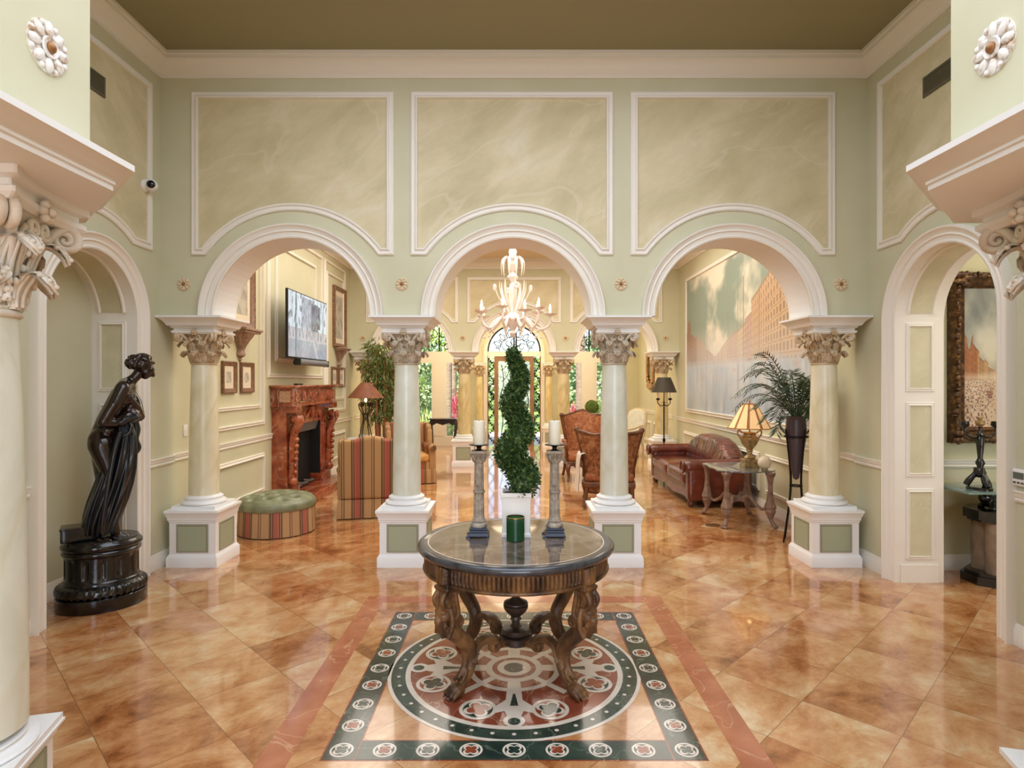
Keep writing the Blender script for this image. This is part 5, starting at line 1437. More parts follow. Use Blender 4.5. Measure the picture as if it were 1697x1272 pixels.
# glass-topped carved side table, lamp and sphere
M['gwood'] = nmat('taupe_carved_wood', [(0.3,(106,80,66)),(0.7,(158,128,108))], scale=16, rough=.5, bump=.3, bscale=60)
M['sglass'] = mat('table_glass', (196,206,206), .03, trans=.75, ior=1.4, coat=.5)
QX, QY = 2.725, 7.37
t = thing('glass_side_table', 'glass-topped side table on four carved taupe legs beside the leather sofa', 'side table', (QX, QY, 0))
g = G(); o = []
for i in range(96):
    a = 2*PI*i/96; sq = 1/max(abs(math.cos(a))/.335, abs(math.sin(a))/.43); r = min(sq, .44) ; r *= 1+.025*math.cos(a*8)
    o.append((r*math.cos(a), r*math.sin(a)))
g.prism(o, .648, .662, lambda a, b, q: (a, b, q)); obj('glass_top', g, M['sglass'], t)
for a in (-1, 1):
    for b in (-1, 1):
        g = G(); x, y = a*.255, b*.355
        pr = [(.001,.635),(.050,.635),(.056,.625),(.050,.61),(.040,.59),(.034,.56),(.026,.50),(.028,.42),(.036,.35),(.046,.30),(.062,.26),(.066,.235),(.052,.22),(.058,.20),(.050,.17),(.036,.14),(.028,.11)]
        g.lathe([(r, z) for r, z in pr[::-1]], 20, c=(x, y, 0), fn=lambda r, z, q: r*(1+.07*math.sin(q*6)))
        p = smooth_path([(x,y,.12),(x+a*.01,y+b*.01,.08),(x+a*.03,y+b*.03,.03)], 4); g.tube(p, lerp_list([.027,.024,.03], len(p)), 8)
        for k in range(3): g.ell((x+a*.045+.018*(k-1)*b, y+b*.045-.018*(k-1)*a, .018), (.018,.018,.018), 8, 6)
        for k in range(5): g.cap((x+.03*math.cos(k*1.26), y+.03*math.sin(k*1.26), .60), (x+.052*math.cos(k*1.26), y+.052*math.sin(k*1.26), .636), .010, .010, 7)
        g.cap((x,y,.635),(x,y,.644),.03,.02,10)
        obj('leg', g, M['gwood'], t)
        g = G(); p = smooth_path([(x*.93,y*.93,.235),(x*.75,y*.75,.20),(x*.55,y*.55,.25),(x*.40,y*.40,.32),(x*.25,y*.25,.31),(x*.12,y*.12,.27)], 5)
        g.tube(p + [Vector(q) for q in spiral((x*.20,y*.20,.275), .03, .008, 1.2, 0, 14, (a*.58,b*.81,0), (0,0,1), 1)], .019, 8); obj('scroll_stretcher', g, M['gwood'], t)
g = G(); g.rbox(-.07,.07,-.09,.09,.255,.30,.01,2); obj('stretcher_block', g, M['gwood'], t)
M['pleat'] = nmat('cream_lamp_shade', [(0.3,(236,196,142)),(0.7,(246,214,166))], scale=6, rough=.8)
m_ = M['pleat']; b_ = m_.node_tree.nodes['Principled BSDF']; b_.inputs['Emission Color'].default_value = lin((255,196,132)); b_.inputs['Emission Strength'].default_value = .28
M['shadeb'] = mat('brown_shade_panel', (150,104,66), .8, emit=(150,92,48), es=.25)
M['urn'] = nmat('antique_gold_urn', [(0.3,(112,86,48)),(0.55,(170,140,92)),(0.75,(204,178,132))], scale=26, rough=.35, metal=.3, bump=.3, bscale=50)
t = thing('table_lamp', 'lit table lamp with striped flared shade and gold urn base on the glass side table', 'table lamp', (2.86, 7.33, .663))
g = G(); g.stack(0, 0, [(.088,.088,0),(.088,.088,.03),(.080,.080,.035),(.080,.080,.065),(.086,.086,.07),(.086,.086,.095),(.070,.070,.10)])
g.lathe([(.060,.10),(.066,.115),(.05,.135),(.034,.15),(.030,.185),(.04,.20),(.036,.215),(.05,.235),(.082,.275),(.100,.315),(.112,.345),(.108,.36),(.095,.368),(.075,.375),(.07,.40),(.085,.415),(.06,.425),(.02,.43)], 36, fn=lambda r, z, a: r*(1+.02*math.sin(a*14)) if .23 < z < .36 else r)
for s in (-1, 1):
    g.tube(smooth_path([(s*.085,0,.41),(s*.12,0,.445),(s*.145,0,.43),(s*.140,0,.39),(s*.105,0,.345)], 5), .010, 7)
obj('urn_base', g, M['urn'], t)
g = G(); g.lathe([(.008,.425),(.008,.80),(.014,.81),(.001,.825)], 10); obj('stem', g, M['gold'], t)
NSH = 10
g = G(); gb = G()
for k in range(NSH):
    for q, (gg, f0, f1) in enumerate(((g, 0.0, .62), (gb, .62, 1.0))):
        a0 = 2*PI*(k+f0)/NSH; a1 = 2*PI*(k+f1)/NSH
        if q == 1: a0b, a1b, a0t, a1t = a0+.05, a1-.05, a0, a1
        else: a0b, a1b, a0t, a1t = a0-.05, a1+.05, a0, a1
        gg.add([(.255*math.cos(a0b),.255*math.sin(a0b),.475),(.255*math.cos(a1b),.255*math.sin(a1b),.475),(.085*math.cos(a1t),.085*math.sin(a1t),.765),(.085*math.cos(a0t),.085*math.sin(a0t),.765)], [(0,1,2,3)])
sh = obj('lamp_shade', g, M['pleat'], t); obj('shade_stripe', gb, M['shadeb'], sh)
g = G(); g.tube([(.256*math.cos(2*PI*i/40),.256*math.sin(2*PI*i/40),.475) for i in range(40)], .006, 6, closed=True); g.tube([(.086*math.cos(2*PI*i/30),.086*math.sin(2*PI*i/30),.765) for i in range(30)], .005, 6, closed=True); obj('shade_trim', g, M['shadeb'], sh)
g = G(); g.ell((0,0,.58), (.028,.028,.04), 10, 8); obj('bulb', g, M['bulb'], t)
M['marble_ball'] = nmat('cream_stone_ball', [(0.3,(206,186,148)),(0.7,(236,226,204))], scale=12, rough=.3)
t = thing('stone_sphere', 'cream stone ball on a small ring stand on the glass side table', 'ornament', (2.93, 7.06, .6625))
g = G(); g.lathe([(.032,0),(.042,.004),(.040,.018),(.030,.022)], 20); obj('ring_stand', g, M['urn'], t)
g = G(); g.ell((0,0,.092), (.078,.078,.078), 28, 18); obj('ball', g, M['marble_ball'], t)
t = tag(obj('floor_outlet', G().lathe([(.001,0),(.088,0),(.088,.004),(.08,.006),(.001,.007)], 28), nmat('brass_plate', [(0.3,(96,60,30)),(0.7,(130,86,46))], rough=.4, metal=.5)), 'round brass floor outlet cover in the tiles in front of the glass side table', 'outlet'); t.location = (2.35, 7.14, .0003)
t = tag(obj('lamp_cord', G().tube(smooth_path([(3.12,7.25,.004),(3.09,7.1,.004),(3.02,6.95,.004),(3.18,6.8,.004),(3.262,6.75,.004),(3.265,6.74,.2)], 6), .003, 5), mat('white_cord', (214,206,190), .5)), 'thin pale lamp cord trailing on the floor to the wall', 'cord')

# palm in an urn on a wrought-iron stand
M['palm'] = nmat('palm_leaf', [(0.35,(26,44,26)),(0.5,(48,70,42)),(0.7,(84,104,66))], scale=20, rough=.45)
M['urnp'] = mat('purple_grey_urn', (74,60,66), .35)
PXX, PYY = 2.98, 6.38
t = thing('iron_plant_stand', 'tall wrought-iron plant stand with twisted legs behind the palm-side column', 'plant stand', (PXX, PYY, 0))
g = G(); g.tube([(.115*math.cos(2*PI*i/28),.115*math.sin(2*PI*i/28),1.12) for i in range(28)], .010, 6, closed=True); g.tube([(.06*math.cos(2*PI*i/28),.06*math.sin(2*PI*i/28),.60) for i in range(28)], .008, 6, closed=True); obj('ring', g, M['iron'], t)
for k in range(4):
    a = k*PI/2+.3; g = G(); p = smooth_path([(.16*math.cos(a),.16*math.sin(a),.01),(.07*math.cos(a),.07*math.sin(a),.6),(.118*math.cos(a),.118*math.sin(a),1.12),(.135*math.cos(a),.135*math.sin(a),1.20)], 6); g.tube(p, .010, 6); obj('leg', g, M['iron'], t)
t = thing('potted_palm', 'dark green palm in a pointed urn held by the wrought-iron stand', 'palm', (PXX, PYY, .66))
g = G(); g.lathe([(.001,0),(.03,.02),(.055,.16),(.085,.34),(.10,.46),(.103,.54),(.10,.60),(.095,.64),(.115,.67),(.105,.675),(.085,.64),(.001,.635)], 28); obj('urn', g, M['urnp'], t)
g = G()
for s in (-1, 1): g.tube(smooth_path([(s*.095,0,.48),(s*.16,0,.55),(s*.17,0,.64),(s*.12,0,.66)], 5), .010, 7)
obj('handle', g, M['urnp'], t)
gl = G(); gr = G(); rnd = random.Random(21)
for k in range(30):
    a = 2*PI*k/30*3.7+rnd.random()*.4; up = rnd.uniform(.35, 1.25); Lf = rnd.uniform(.55, .86)
    d = Vector((math.cos(a), math.sin(a), 0)); p = []
    for i in range(13):
        q = i/12; p.append(Vector((0,0,.62)) + d*(Lf*(1-.35*up)*q) + Vector((0,0,Lf*(up*1.9*q - (.55+.45*up)*q*q*1.25))))
    p = [Vector((min(v.x, .26), max(v.y, -.30), v.z)) for v in p]
    gr.tube(p, lerp_list([.006,.003], 13), 5)
    side = d.cross(Vector((0,0,1)))
    for i in range(3, 13):
        t_ = (p[i]-p[i-1]).normalized(); n_ = t_.cross(side)
        for s in (-1, 1):
            for h_ in (0, .5):
                c = p[i]-(p[i]-p[i-1])*h_; dd = (side*s*.9 + t_*.75 - n_*0 + Vector((0,0,-.25+rnd.gauss(0,.1))))
                L_ = .15*(1-.5*((i-7)/7)**2)*(.85+.3*rnd.random())
                q = c+dd.normalized()*L_
                if q.x > .29 or q.y < -.36: continue
                leaf4(gl, c, dd, n_ if n_.length > .1 else Vector((0,0,1)), L_, .008)
obj('stem', gr, M['palm'], t); obj('frond', gl, M['palm'], t, smooth=False)

# black-shaded floor lamp behind the sofa
M['shadek'] = mat('dark_olive_shade', (62,54,40), .6)
t = thing('floor_lamp', 'tall iron floor lamp with dark cone shade and candle arms beyond the leather sofa', 'floor lamp', (2.72, 10.95, 0))
g = G(); g.lathe([(.23,1.505),(.225,1.505),(.115,1.775),(.12,1.775)], 36, cap=False); g.lathe([(.12,1.775),(.23,1.505)], 36, cap=False); obj('lamp_shade', g, M['shadek'], t)
g = G(); g.lathe([(.012,.03),(.012,.6),(.028,.62),(.028,.66),(.012,.68),(.012,1.30),(.02,1.32),(.008,1.34),(.008,1.60),(.001,1.61)], 12); obj('pole', g, M['iron'], t)
g = G(); g.lathe([(.17,0),(.17,.012),(.05,.03),(.02,.06)], 28); obj('base', g, M['iron'], t)
for s in (-1, 1):
    g = G(); g.tube(smooth_path([(0,0,1.28),(s*.06,0,1.26),(s*.11,0,1.31),(s*.11,0,1.36)], 5), .008, 6); g.lathe([(.01,1.36),(.034,1.37),(.03,1.40),(.012,1.385)], 14, c=(s*.11,0,0)); obj('candle_arm', g, M['iron'], t)
    g = G(); g.lathe([(.009,1.385),(.009,1.50)], 10, c=(s*.11,0,0)); obj('candle_tube', g, M['wax'], t)
g = G(); g.ell((0,0,1.63), (.03,.03,.045), 10, 8); obj('bulb', g, M['bulb'], t)

# carved armchairs
M['damask'] = nmat('orange_damask', [(0.3,(126,72,42)),(0.5,(160,98,62)),(0.7,(186,132,92))], scale=9, detail=3, dist=2.5, rough=.6, spec=.3)
M['paisley'] = nmat('brown_paisley', [(0.3,(104,62,38)),(0.5,(150,100,66)),(0.68,(178,130,92))], scale=7, detail=4, dist=3.5, rough=.65, spec=.25, vein=((90,54,34), 6, .03, .7))
M['throw'] = mat('white_throw', (226,220,212), .8)
def carved_chair(label, x, y, rz, hw, top, crest, fab, back_fab, zb=.42):
    t = thing('carved_armchair', label, 'armchair', (x, y, 0), rz, 'carved wood armchairs')
    n = 15; tops = []
    for i in range(n):
        q = -1+2*i/(n-1)
        z = top - crest*(1-abs(q))**1.0*0 + (crest*math.exp(-(q/.35)**2) if crest > 0 else crest*(1-q*q)) + .018*math.sin(q*9)*(1-abs(q))
        tops.append((q*hw, z))
    out = [(-hw*.66,zb),(-hw*.74,.60),(-hw*.86,.82)] + tops + [(hw*.86,.82),(hw*.74,.60),(hw*.66,zb)]
    mp = lambda a, z, yy: (a, .26+yy+.20*(z-.42)-.26*(abs(a)/hw)**2.2, z)
    o = dens(out, 3)
    g = G(); n_ = len(o)
    for yy, mi in ((-.035, 0), (.03, 1)):                        # padded front, flat back
        cx, cz = 0, .75
        v = []; K = 8
        for k in range(K+1):
            s = k/K
            for a, z in o: v.append(mp(a*s, cz+(z-cz)*s, yy*(1.0-.0*s) - (0 if mi else .035*(1-s*s))))
        f = [(k*n_+i, k*n_+(i+1) % n_, (k+1)*n_+(i+1) % n_, (k+1)*n_+i) for k in range(K) for i in range(n_)]
        g.add(v, f, mi)
    obj('backrest', g, [fab, back_fab], t, ang=80)
    g = G(); pts = [mp(a, z, 0) for a, z in o]; g.tube(pts, .030, 8, closed=True)
    if crest > 0:
        for s in (-1, 0, 1): g.ell(mp(s*.07, top+crest*(.95 if s == 0 else .75), -.01), (.055,.03,.032), 10, 8)
    for s in (-1, 1): g.ell(mp(s*hw, top+.01, -.01), (.04,.035,.04), 10, 8)
    obj('back_frame', g, M['wood'], t)
    g = G(); g.rbox(-.33, .33, -.36, .26, .34, .47, .05, puff=.025); obj('seat', g, fab, t)
    g = G(); g.rbox(-.35, .35, -.37, .28, .27, .35, .02, 2)
    for k in range(5): g.ell((-.2+.1*k, -.375, .29-.01*abs(k-2)), (.05,.012,.03), 10, 6)
    obj('seat_rail', g, M['wood'], t)
    for s in (-1, 1):
        g = G(); p = smooth_path([(s*hw*.80,.16,.70),(s*.37,-.02,.655),(s*.375,-.24,.65),(s*.38,-.33,.62),(s*.37,-.31,.55),(s*.35,-.24,.46),(s*.345,-.24,.34)], 5)
        g.tube(p, lerp_list([.026,.024,.028,.036,.028,.024,.028], len(p)), 9); obj('arm', g, M['wood'], t)
        g = G(); g.cap((s*.372,.0,.675), (s*.374,-.20,.675), .036, .036, 12); obj('arm_pad', g, fab, t)
        g = G(); p = smooth_path([(s*.32,-.33,.30),(s*.35,-.37,.22),(s*.335,-.355,.10),(s*.35,-.385,.02)], 5); g.tube(p, lerp_list([.042,.038,.022,.026], len(p)), 9); obj('leg', g, M['wood'], t)
        g = G(); p = smooth_path([(s*.30,.24,.30),(s*.31,.27,.16),(s*.33,.34,.02)], 5); g.tube(p, lerp_list([.035,.026,.024], len(p)), 9); obj('leg', g, M['wood'], t)
    return t
carved_chair('carved armchair seen from behind with brown paisley back, behind the pale column', 1.31, 8.35, PI-R(8), .44, 1.03, -.05, M['damask'], M['paisley'], .20)
carved_chair('orange damask carved armchair facing the camera beside the entrance', 1.23, 10.55, R(4), .385, 1.10, .075, M['damask'], M['damask'])
thr_ = smooth_path([(1.02,8.14,.52),(1.00,8.14,.64),(.965,8.14,.722),(.93,8.14,.725),(.895,8.14,.69),(.88,8.14,.56),(.875,8.14,.38),(.86,8.14,.20)], 4)
t = tag(obj('throw_blanket', G().grid(lambda u, v: tuple(thr_[min(len(thr_)-1, int(u*(len(thr_)-1)+.5))] + Vector((.012*math.sin(v*17)*(.2+u), .38*v-.03*math.sin(u*3)*v, .008*math.sin(v*9)))), len(thr_)-1, 26), M['throw']), 'white throw draped over the arm of the paisley-backed armchair', 'throw')
# pale upholstered armchair and topiary ball beyond the far arcade
M['palefab'] = nmat('pale_grey_fabric', [(0.3,(196,198,186)),(0.7,(216,216,206))], scale=10, rough=.7)
M['palewood'] = mat('cream_gilt_wood', (206,186,148), .4)
t = thing('pale_armchair', 'pale grey armchair with cream wooden frame past the far arcade', 'armchair', (2.50, 13.6, 0), R(-60))
o = dens([(-.30,.45),(-.32,.8),(-.27,1.0),(-.1,1.07),(.1,1.07),(.27,1.0),(.32,.8),(.30,.45)], 4)
g = G(); slab(g, o, rprof(.22,.30,.03), lambda a, z, y: (a, y+.2*(z-.45), z)); obj('backrest', g, M['palefab'], t)
g = G(); g.tube([(a, .27+.2*(z-.45), z) for a, z in o], .026, 7, closed=True); obj('back_frame', g, M['palewood'], t)
g = G(); g.rbox(-.31,.31,-.32,.26,.33,.47,.04, puff=.02); obj('seat', g, M['palefab'], t)
for s in (-1, 1):
    g = G(); p = smooth_path([(s*.31,.24,.72),(s*.34,-.05,.66),(s*.35,-.26,.62),(s*.33,-.24,.45)], 5); g.tube(p, .022, 7); obj('arm', g, M['palewood'], t)
    for b in (-.29, .24): g = G(); p = smooth_path([(s*.29,b,.35),(s*.31,b*1.05,.2),(s*.30,b*1.08,.02)], 4); g.tube(p, lerp_list([.03,.02,.022], len(p)), 7); obj('leg', g, M['palewood'], t)
t = thing('topiary_ball', 'round green topiary ball in a pot behind the orange armchair', 'topiary', (1.83, 14.2, 0))
g = G(); g.lathe([(.001,0),(.14,0),(.15,.03),(.08,.08),(.06,.3),(.07,.52),(.13,.60),(.14,.64),(.001,.64)], 24); obj('pedestal', g, M['palewood'], t)
g = G(); g.lathe([(.001,.64),(.09,.64),(.12,.86),(.13,.90),(.001,.90)], 20); obj('pot', g, M['ebony'], t)
g = G(); rnd = random.Random(9)
g.ell((0,0,1.10), (.135,.135,.135), 16, 10)
for i in range(2600):
    v = Vector((rnd.gauss(0,1), rnd.gauss(0,1), rnd.gauss(0,1))).normalized(); leaf4(g, Vector((0,0,1.10))+v*(.135+.02*rnd.random()), v+Vector((rnd.gauss(0,.5),rnd.gauss(0,.5),rnd.gauss(0,.5))), Vector((rnd.gauss(0,1),rnd.gauss(0,1),1)), .026, .006)
obj('foliage', g, nmat('bright_moss', [(0.3,(84,112,42)),(0.7,(142,168,84))], scale=20, rough=.7), t, smooth=False)
# gilt mirror on the far side wall
M['giltm'] = nmat('carved_gilt', [(0.3,(150,104,60)),(0.7,(204,164,112))], scale=24, rough=.35, metal=.3)
M['mirror'] = mat('mirror_glass', (220,224,222), .04, 1.0)
t = thing('gilt_mirror', 'narrow carved gilt mirror on the wall of the entrance beyond the far arcade', 'mirror', (XLR, 14.5, 1.98))
g = G()
for a in (-1, 1): g.tube([( -.03, a*.30, -.30), (-.03, a*.32, 0), (-.03, a*.28, .46)], .035, 7)
for k in range(26):
    q = 2*PI*k/26; g.ell((-.035, .34*math.cos(q)*(1 if abs(math.sin(q)) < .8 else .8), .08+.46*math.sin(q)), (.03,.05,.05), 8, 6)
for k in range(9): g.ell((-.04, -.26+.065*k, -.38-.05*math.sin(k*PI/8)), (.03,.035,.05), 8, 6)
obj('frame', g, M['giltm'], t)
g = G(); g.box(-.012, 0, -.29, .29, -.32, .46); obj('glass', g, M['mirror'], t)
# ------------------------------------------------------------------ glass chandelier of the living room
M['murano'] = mat('milky_glass', (232,220,212), .12, spec=.6, coat=.6, emit=(255,236,226), es=.05)
M['flame'] = mat('lamp_flame', (255,240,214), .4, emit=(255,236,208), es=15)
KX, KY = -.02, 8.9
t = thing('glass_chandelier', 'white blown-glass chandelier with curling arms hanging in the middle of the living room', 'chandelier', (KX, KY, HL))
zz = lambda z: z-HL
g = G(); g.lathe([(.001,0),(.11,0),(.12,-.03),(.09,-.06),(.02,-.08)], 28); obj('ceiling_rose', g, M['murano'], t)
g = G(); pr = [(.001,2.34),(.03,2.36),(.05,2.41),(.03,2.45),(.06,2.50),(.10,2.56),(.12,2.62),(.09,2.68),(.05,2.72),(.035,2.80),(.03,2.92),(.045,2.97),(.055,3.05),(.035,3.12),(.018,3.16),(.05,3.20),(.082,3.24),(.05,3.28),(.02,3.31),(.045,3.36),(.06,3.42),(.03,3.48),(.05,3.54),(.06,3.62),(.03,3.68),(.04,3.74),(.02,3.80),(.02,4.09)]
g.lathe([(r, zz(z)) for r, z in pr], 24, fn=lambda r, z, a: r*(1+.06*math.sin(a*8))); obj('stem', g, M['murano'], t)
g = G()
for k in range(10):                                             # drooping glass leaves of the crown
    a = 2*PI*k/10; ca, sa = math.cos(a), math.sin(a)
    p = smooth_path([(.04*ca,.04*sa,zz(3.50)),(.12*ca,.12*sa,zz(3.53)),(.165*ca,.165*sa,zz(3.46)),(.17*ca,.17*sa,zz(3.36)),(.155*ca,.155*sa,zz(3.27))], 5)
    g.tube(p, lerp_list([.008,.016,.020,.014,.002], len(p)), 7, flat=(.5,1.3))
obj('crown_leaf', g, M['murano'], t)
g = G(); rnd = random.Random(2)
for k in range(8):                                              # upright leaves and flowers
    a = 2*PI*k/8+.2; ca, sa = math.cos(a), math.sin(a)
    p = smooth_path([(.05*ca,.05*sa,zz(2.70)),(.14*ca,.14*sa,zz(2.88)),(.19*ca,.19*sa,zz(3.04)),(.20*ca,.20*sa,zz(3.18))], 5)
    g.tube(p, lerp_list([.006,.020,.018,.003], len(p)), 7, flat=(.45,1.4))
    if k % 2 == 0:
        c = Vector((.27*ca,.27*sa,zz(3.08))); g.tube(smooth_path([(.06*ca,.06*sa,zz(2.72)),(.20*ca,.20*sa,zz(2.92)),c], 5), .008, 5)
        for q in range(7): b = 2*PI*q/7; g.ell(c+Vector((-sa,ca,0))*(.032*math.cos(b))+Vector((0,0,.032*math.sin(b))), (.022,.022,.022), 8, 6)
obj('flower_spray', g, M['murano'], t)
for k in range(10):
    a = 2*PI*k/10; ca, sa = math.cos(a), math.sin(a); up = .10 if k % 2 else 0; rr = .55 if k % 2 == 0 else .46
    g = G(); p = smooth_path([(.06*ca,.06*sa,zz(2.58)),(.20*ca,.20*sa,zz(2.63)),(.32*ca,.32*sa,zz(2.52)),(.42*ca*rr/.55,.42*sa*rr/.55,zz(2.47)),(rr*.97*ca,rr*.97*sa,zz(2.53+up*.5)),(rr*ca,rr*sa,zz(2.66+up*.6))], 6)
    g.tube(p, lerp_list([.024,.020,.022,.021,.018,.017], len(p)), 8)
    g.ell(p[len(p)//2]+Vector((0,0,-.035)), (.022,.022,.03), 8, 6)
    arm = obj('arm', g, M['murano'], t)
    zc = zz(2.66+up*.6)
    g = G(); g.lathe([(.012,0),(.05,.012),(.095,.03),(.104,.038),(.05,.03),(.02,.04),(.022,.07),(.018,.09)], 20, c=(rr*ca,rr*sa,zc), fn=lambda r, z, q: r*(1+.05*math.sin(q*8))); obj('cup', g, M['murano'], arm)
    g = G(); g.lathe([(.010,.085),(.014,.10),(.016,.12),(.010,.15),(.001,.185)], 12, c=(rr*ca,rr*sa,zc)); obj('bulb', g, M['flame'], arm)
    q = (.42*ca, .42*sa)
    g = G(); g.lathe([(.001,-.09),(.018,-.07),(.010,-.05),(.004,-.03),(.003,.02)], 10, c=(q[0],q[1],zz(2.42))); obj('drop', g, M['murano'], arm)

# ------------------------------------------------------------------ side hall: painting, console, candelabrum
M['carvedk'] = nmat('dark_gilt_frame', [(0.35,(48,30,18)),(0.55,(96,64,36)),(0.75,(168,128,80))], scale=22, rough=.35, metal=.2)
def street(u, v):
    """hazy old street: pale cloudy sky, ochre house rows to both sides, a crowd and carts on the road"""
    hz, vp = .34, .50
    c = mixc((132,138,136), (206,204,190), fbm(u*2, v*2, 2, 5)*1.6+.5)
    c = mixc(c, (96,104,108), (v-.62)*1.3); c = mixc(c, (220,202,172), (.62-v)*2)
    right = u > vp; q = max(.015, abs(u-vp)); lg = math.log(q); blk = math.floor(lg*3.4+.3); rr = (math.sin(blk*57.3+right)*43758.5) % 1.0
    top = hz+q*(.40+.30*rr)+.03
    if not right and u < .13: top = hz+.27+.05*math.sin(u*60)
    if hz-.04 < v < top:
        zr = (v-hz)/q; base = (172,104,64) if (not right and u < .2) else ((204,158,104) if rr > .5 else (180,132,92))
        if right: base = mixc(base, (206,186,156), .35)
        col = mixc(base, (84,60,46), .6) if ((lg*24) % 1 > .55 and .2 < (zr*8) % 1 < .8) else base
        if (zr*8) % 1 < .1 or top-v < .012: col = mixc(base, (92,66,48), .6)
        c = mixc(col, (214,192,164), max(0, .5-q*1.6)+.08); c = mixc(c, (226,206,176), max(0, .5*fbm(u*14, v*14, 1, 3)))
    if v < hz:
        c = mixc((196,170,142), (226,206,182), fbm(u*3, v*3, 3, 4)+.5)
        d = (hz-v)/hz; s_ = .9+d*.8
        f = noise.noise(Vector((u*60/s_, v*70/s_, 2.0))); f2 = noise.noise(Vector((u*30/s_, v*26/s_, 8.0)))
        side = abs(u-vp) > .05+.16*d
        if side and f > .08: c = mixc(c, [(138,52,50), (78,54,56), (110,62,56), (176,140,120)][int((f2+1)*2) % 4], min(.8, f*2.6))
        elif f > .38: c = mixc(c, (120,70,62), .6)
        for (a, b, w_) in ((.52,.14,.06), (.74,.20,.07), (.36,.24,.035)):
            if abs(u-a) < w_ and abs(v-b) < w_*.75: c = mixc(c, mixc((120,44,44), (70,36,38), .5+f), .45)
    if abs(v-hz-.02) < .04: c = mixc(c, (238,228,212), .55-12*abs(v-hz-.02))
    return c
t = thing('gilt_framed_painting', 'tall street painting in a dark carved gilt frame seen through the right-hand doorway', 'painting', (4.37, 5.45, 1.915))
hw, hz = .46, .765; fw = .145
mp = lambda a, z, h=0.0: (a, -h, z)
g = G(); g.sweep([(-hw+fw/2,-hz+fw/2),(hw-fw/2,-hz+fw/2),(hw-fw/2,hz-fw/2),(-hw+fw/2,hz-fw/2)], [(-fw/2,0),(-fw/2,.05),(-fw*.36,.085),(-fw*.2,.075),(0,.05),(fw*.2,.04),(fw*.32,.05),(fw*.42,.035),(fw/2,.02),(fw/2,0)], mp)
rnd = random.Random(6)
P_ = dens([(-hw+.035,-hz+.035),(hw-.035,-hz+.035),(hw-.035,hz-.035),(-hw+.035,hz-.035)], 30)
for i, (a, z) in enumerate(P_): g.ell((a+rnd.gauss(0,.008), -.085, z+rnd.gauss(0,.008)), (.024+.010*math.sin(i*1.7),.020,.022+.010*math.cos(i*2.3)), 9, 6)
for a in (-1, 1):
    for b in (-1, 1):
        for k in range(7): g.ell((a*(hw-.03-.035*(k % 4)), -.09, b*(hz-.03-.03*(k//2))), (.045,.03,.03), 9, 6)
obj('frame', g, M['carvedk'], t)
painted('canvas', lambda u, v: (-hw+fw*.9+(2*hw-1.8*fw)*u, -.022, -hz+fw*.9+(2*hz-1.8*fw)*v), 170, 280, street, M['mural'], t)
# console: glass top on a bronze-and-column pedestal
M['tealgl'] = mat('teal_edge_glass', (176,214,208), .03, trans=.7, ior=1.45, coat=.4)
HX, HY = 4.14, 5.13
t = thing('glass_console_table', 'glass-topped console table on a dark figured pedestal in the side hall', 'console table', (HX, HY, 0))
g = G(); g.rbox(-.47, .75, -.26, .27, .785, .803, .006, 2); obj('glass_top', g, M['tealgl'], t)
octo = lambda r: [(r*math.cos(PI/8+k*PI/4), r*.85*math.sin(PI/8+k*PI/4)) for k in range(8)]
g = G(); g.prism(octo(.30), 0, .07, lambda a, b, q: (a, b, q)); g.prism(octo(.27), .07, .095, lambda a, b, q: (a, b, q)); obj('plinth', g, M['bpl'], t)
g = G(); g.prism(octo(.25), .52, .545, lambda a, b, q: (a, b, q)); g.prism(octo(.28), .545, .62, lambda a, b, q: (a, b, q)); obj('cornice', g, M['bpl'], t)
M['taupe'] = nmat('taupe_stone', [(0.3,(116,96,78)),(0.7,(160,140,118))], scale=8, rough=.5)
g = G()
for k in range(4): a = k*PI/2+PI/4; g.lathe([(.085,.09),(.088,.30),(.085,.53)], 20, c=(.13*math.cos(a), .11*math.sin(a), 0))
obj('column_cluster', g, M['taupe'], t)
g = G(); g.ell((.0,0,.675), (.15,.09,.065), 16, 10); g.ell((-.13,0,.715), (.06,.05,.05), 12, 8); g.cap((.10,0,.69),(.20,.03,.765),.05,.03,10); g.cap((-.13,0,.73),(-.2,0,.775),.03,.02,10)
for s in (-1, 1): g.cap((s*.1,-.05,.66),(s*.12,-.07,.63),.03,.025,8); g.cap((s*.1,.05,.66),(s*.12,.07,.63),.03,.025,8)
blob('crouching_animal', g, M['bpl'], t, .008, 2)
t = thing('candelabrum', 'dark bronze candelabrum standing on the glass console in the side hall', 'candelabrum', (3.885, 5.03, .8035))
g = G(); g.prism([(.10*math.cos(R(30)+k*2*PI/3+d), .10*math.sin(R(30)+k*2*PI/3+d)) for k in range(3) for d in (-.35,.35)], 0, .022, lambda a, b, q: (a, b, q))
for k in range(3):
    a = R(30)+k*2*PI/3; p = smooth_path([(.095*math.cos(a),.095*math.sin(a),.03),(.075*math.cos(a),.075*math.sin(a),.07),(.035*math.cos(a),.035*math.sin(a),.13),(.03*math.cos(a),.03*math.sin(a),.18)], 4); g.tube(p, lerp_list([.024,.026,.018,.014], len(p)), 8)
obj('tripod_foot', g, M['bpl'], t, ang=60)
g = G(); g.lathe([(.03,.10),(.045,.14),(.03,.17),(.022,.19),(.036,.22),(.024,.245),(.018,.26),(.028,.36),(.032,.42),(.02,.44),(.034,.455),(.022,.47),(.012,.50),(.016,.52)], 24); obj('stem', g, M['bpl'], t, ang=70)
g = G(); g.lathe([(.014,.52),(.036,.545),(.034,.57),(.014,.56),(.014,.58),(.022,.60),(.001,.61)], 18); obj('finial_cup', g, M['urn'], t)
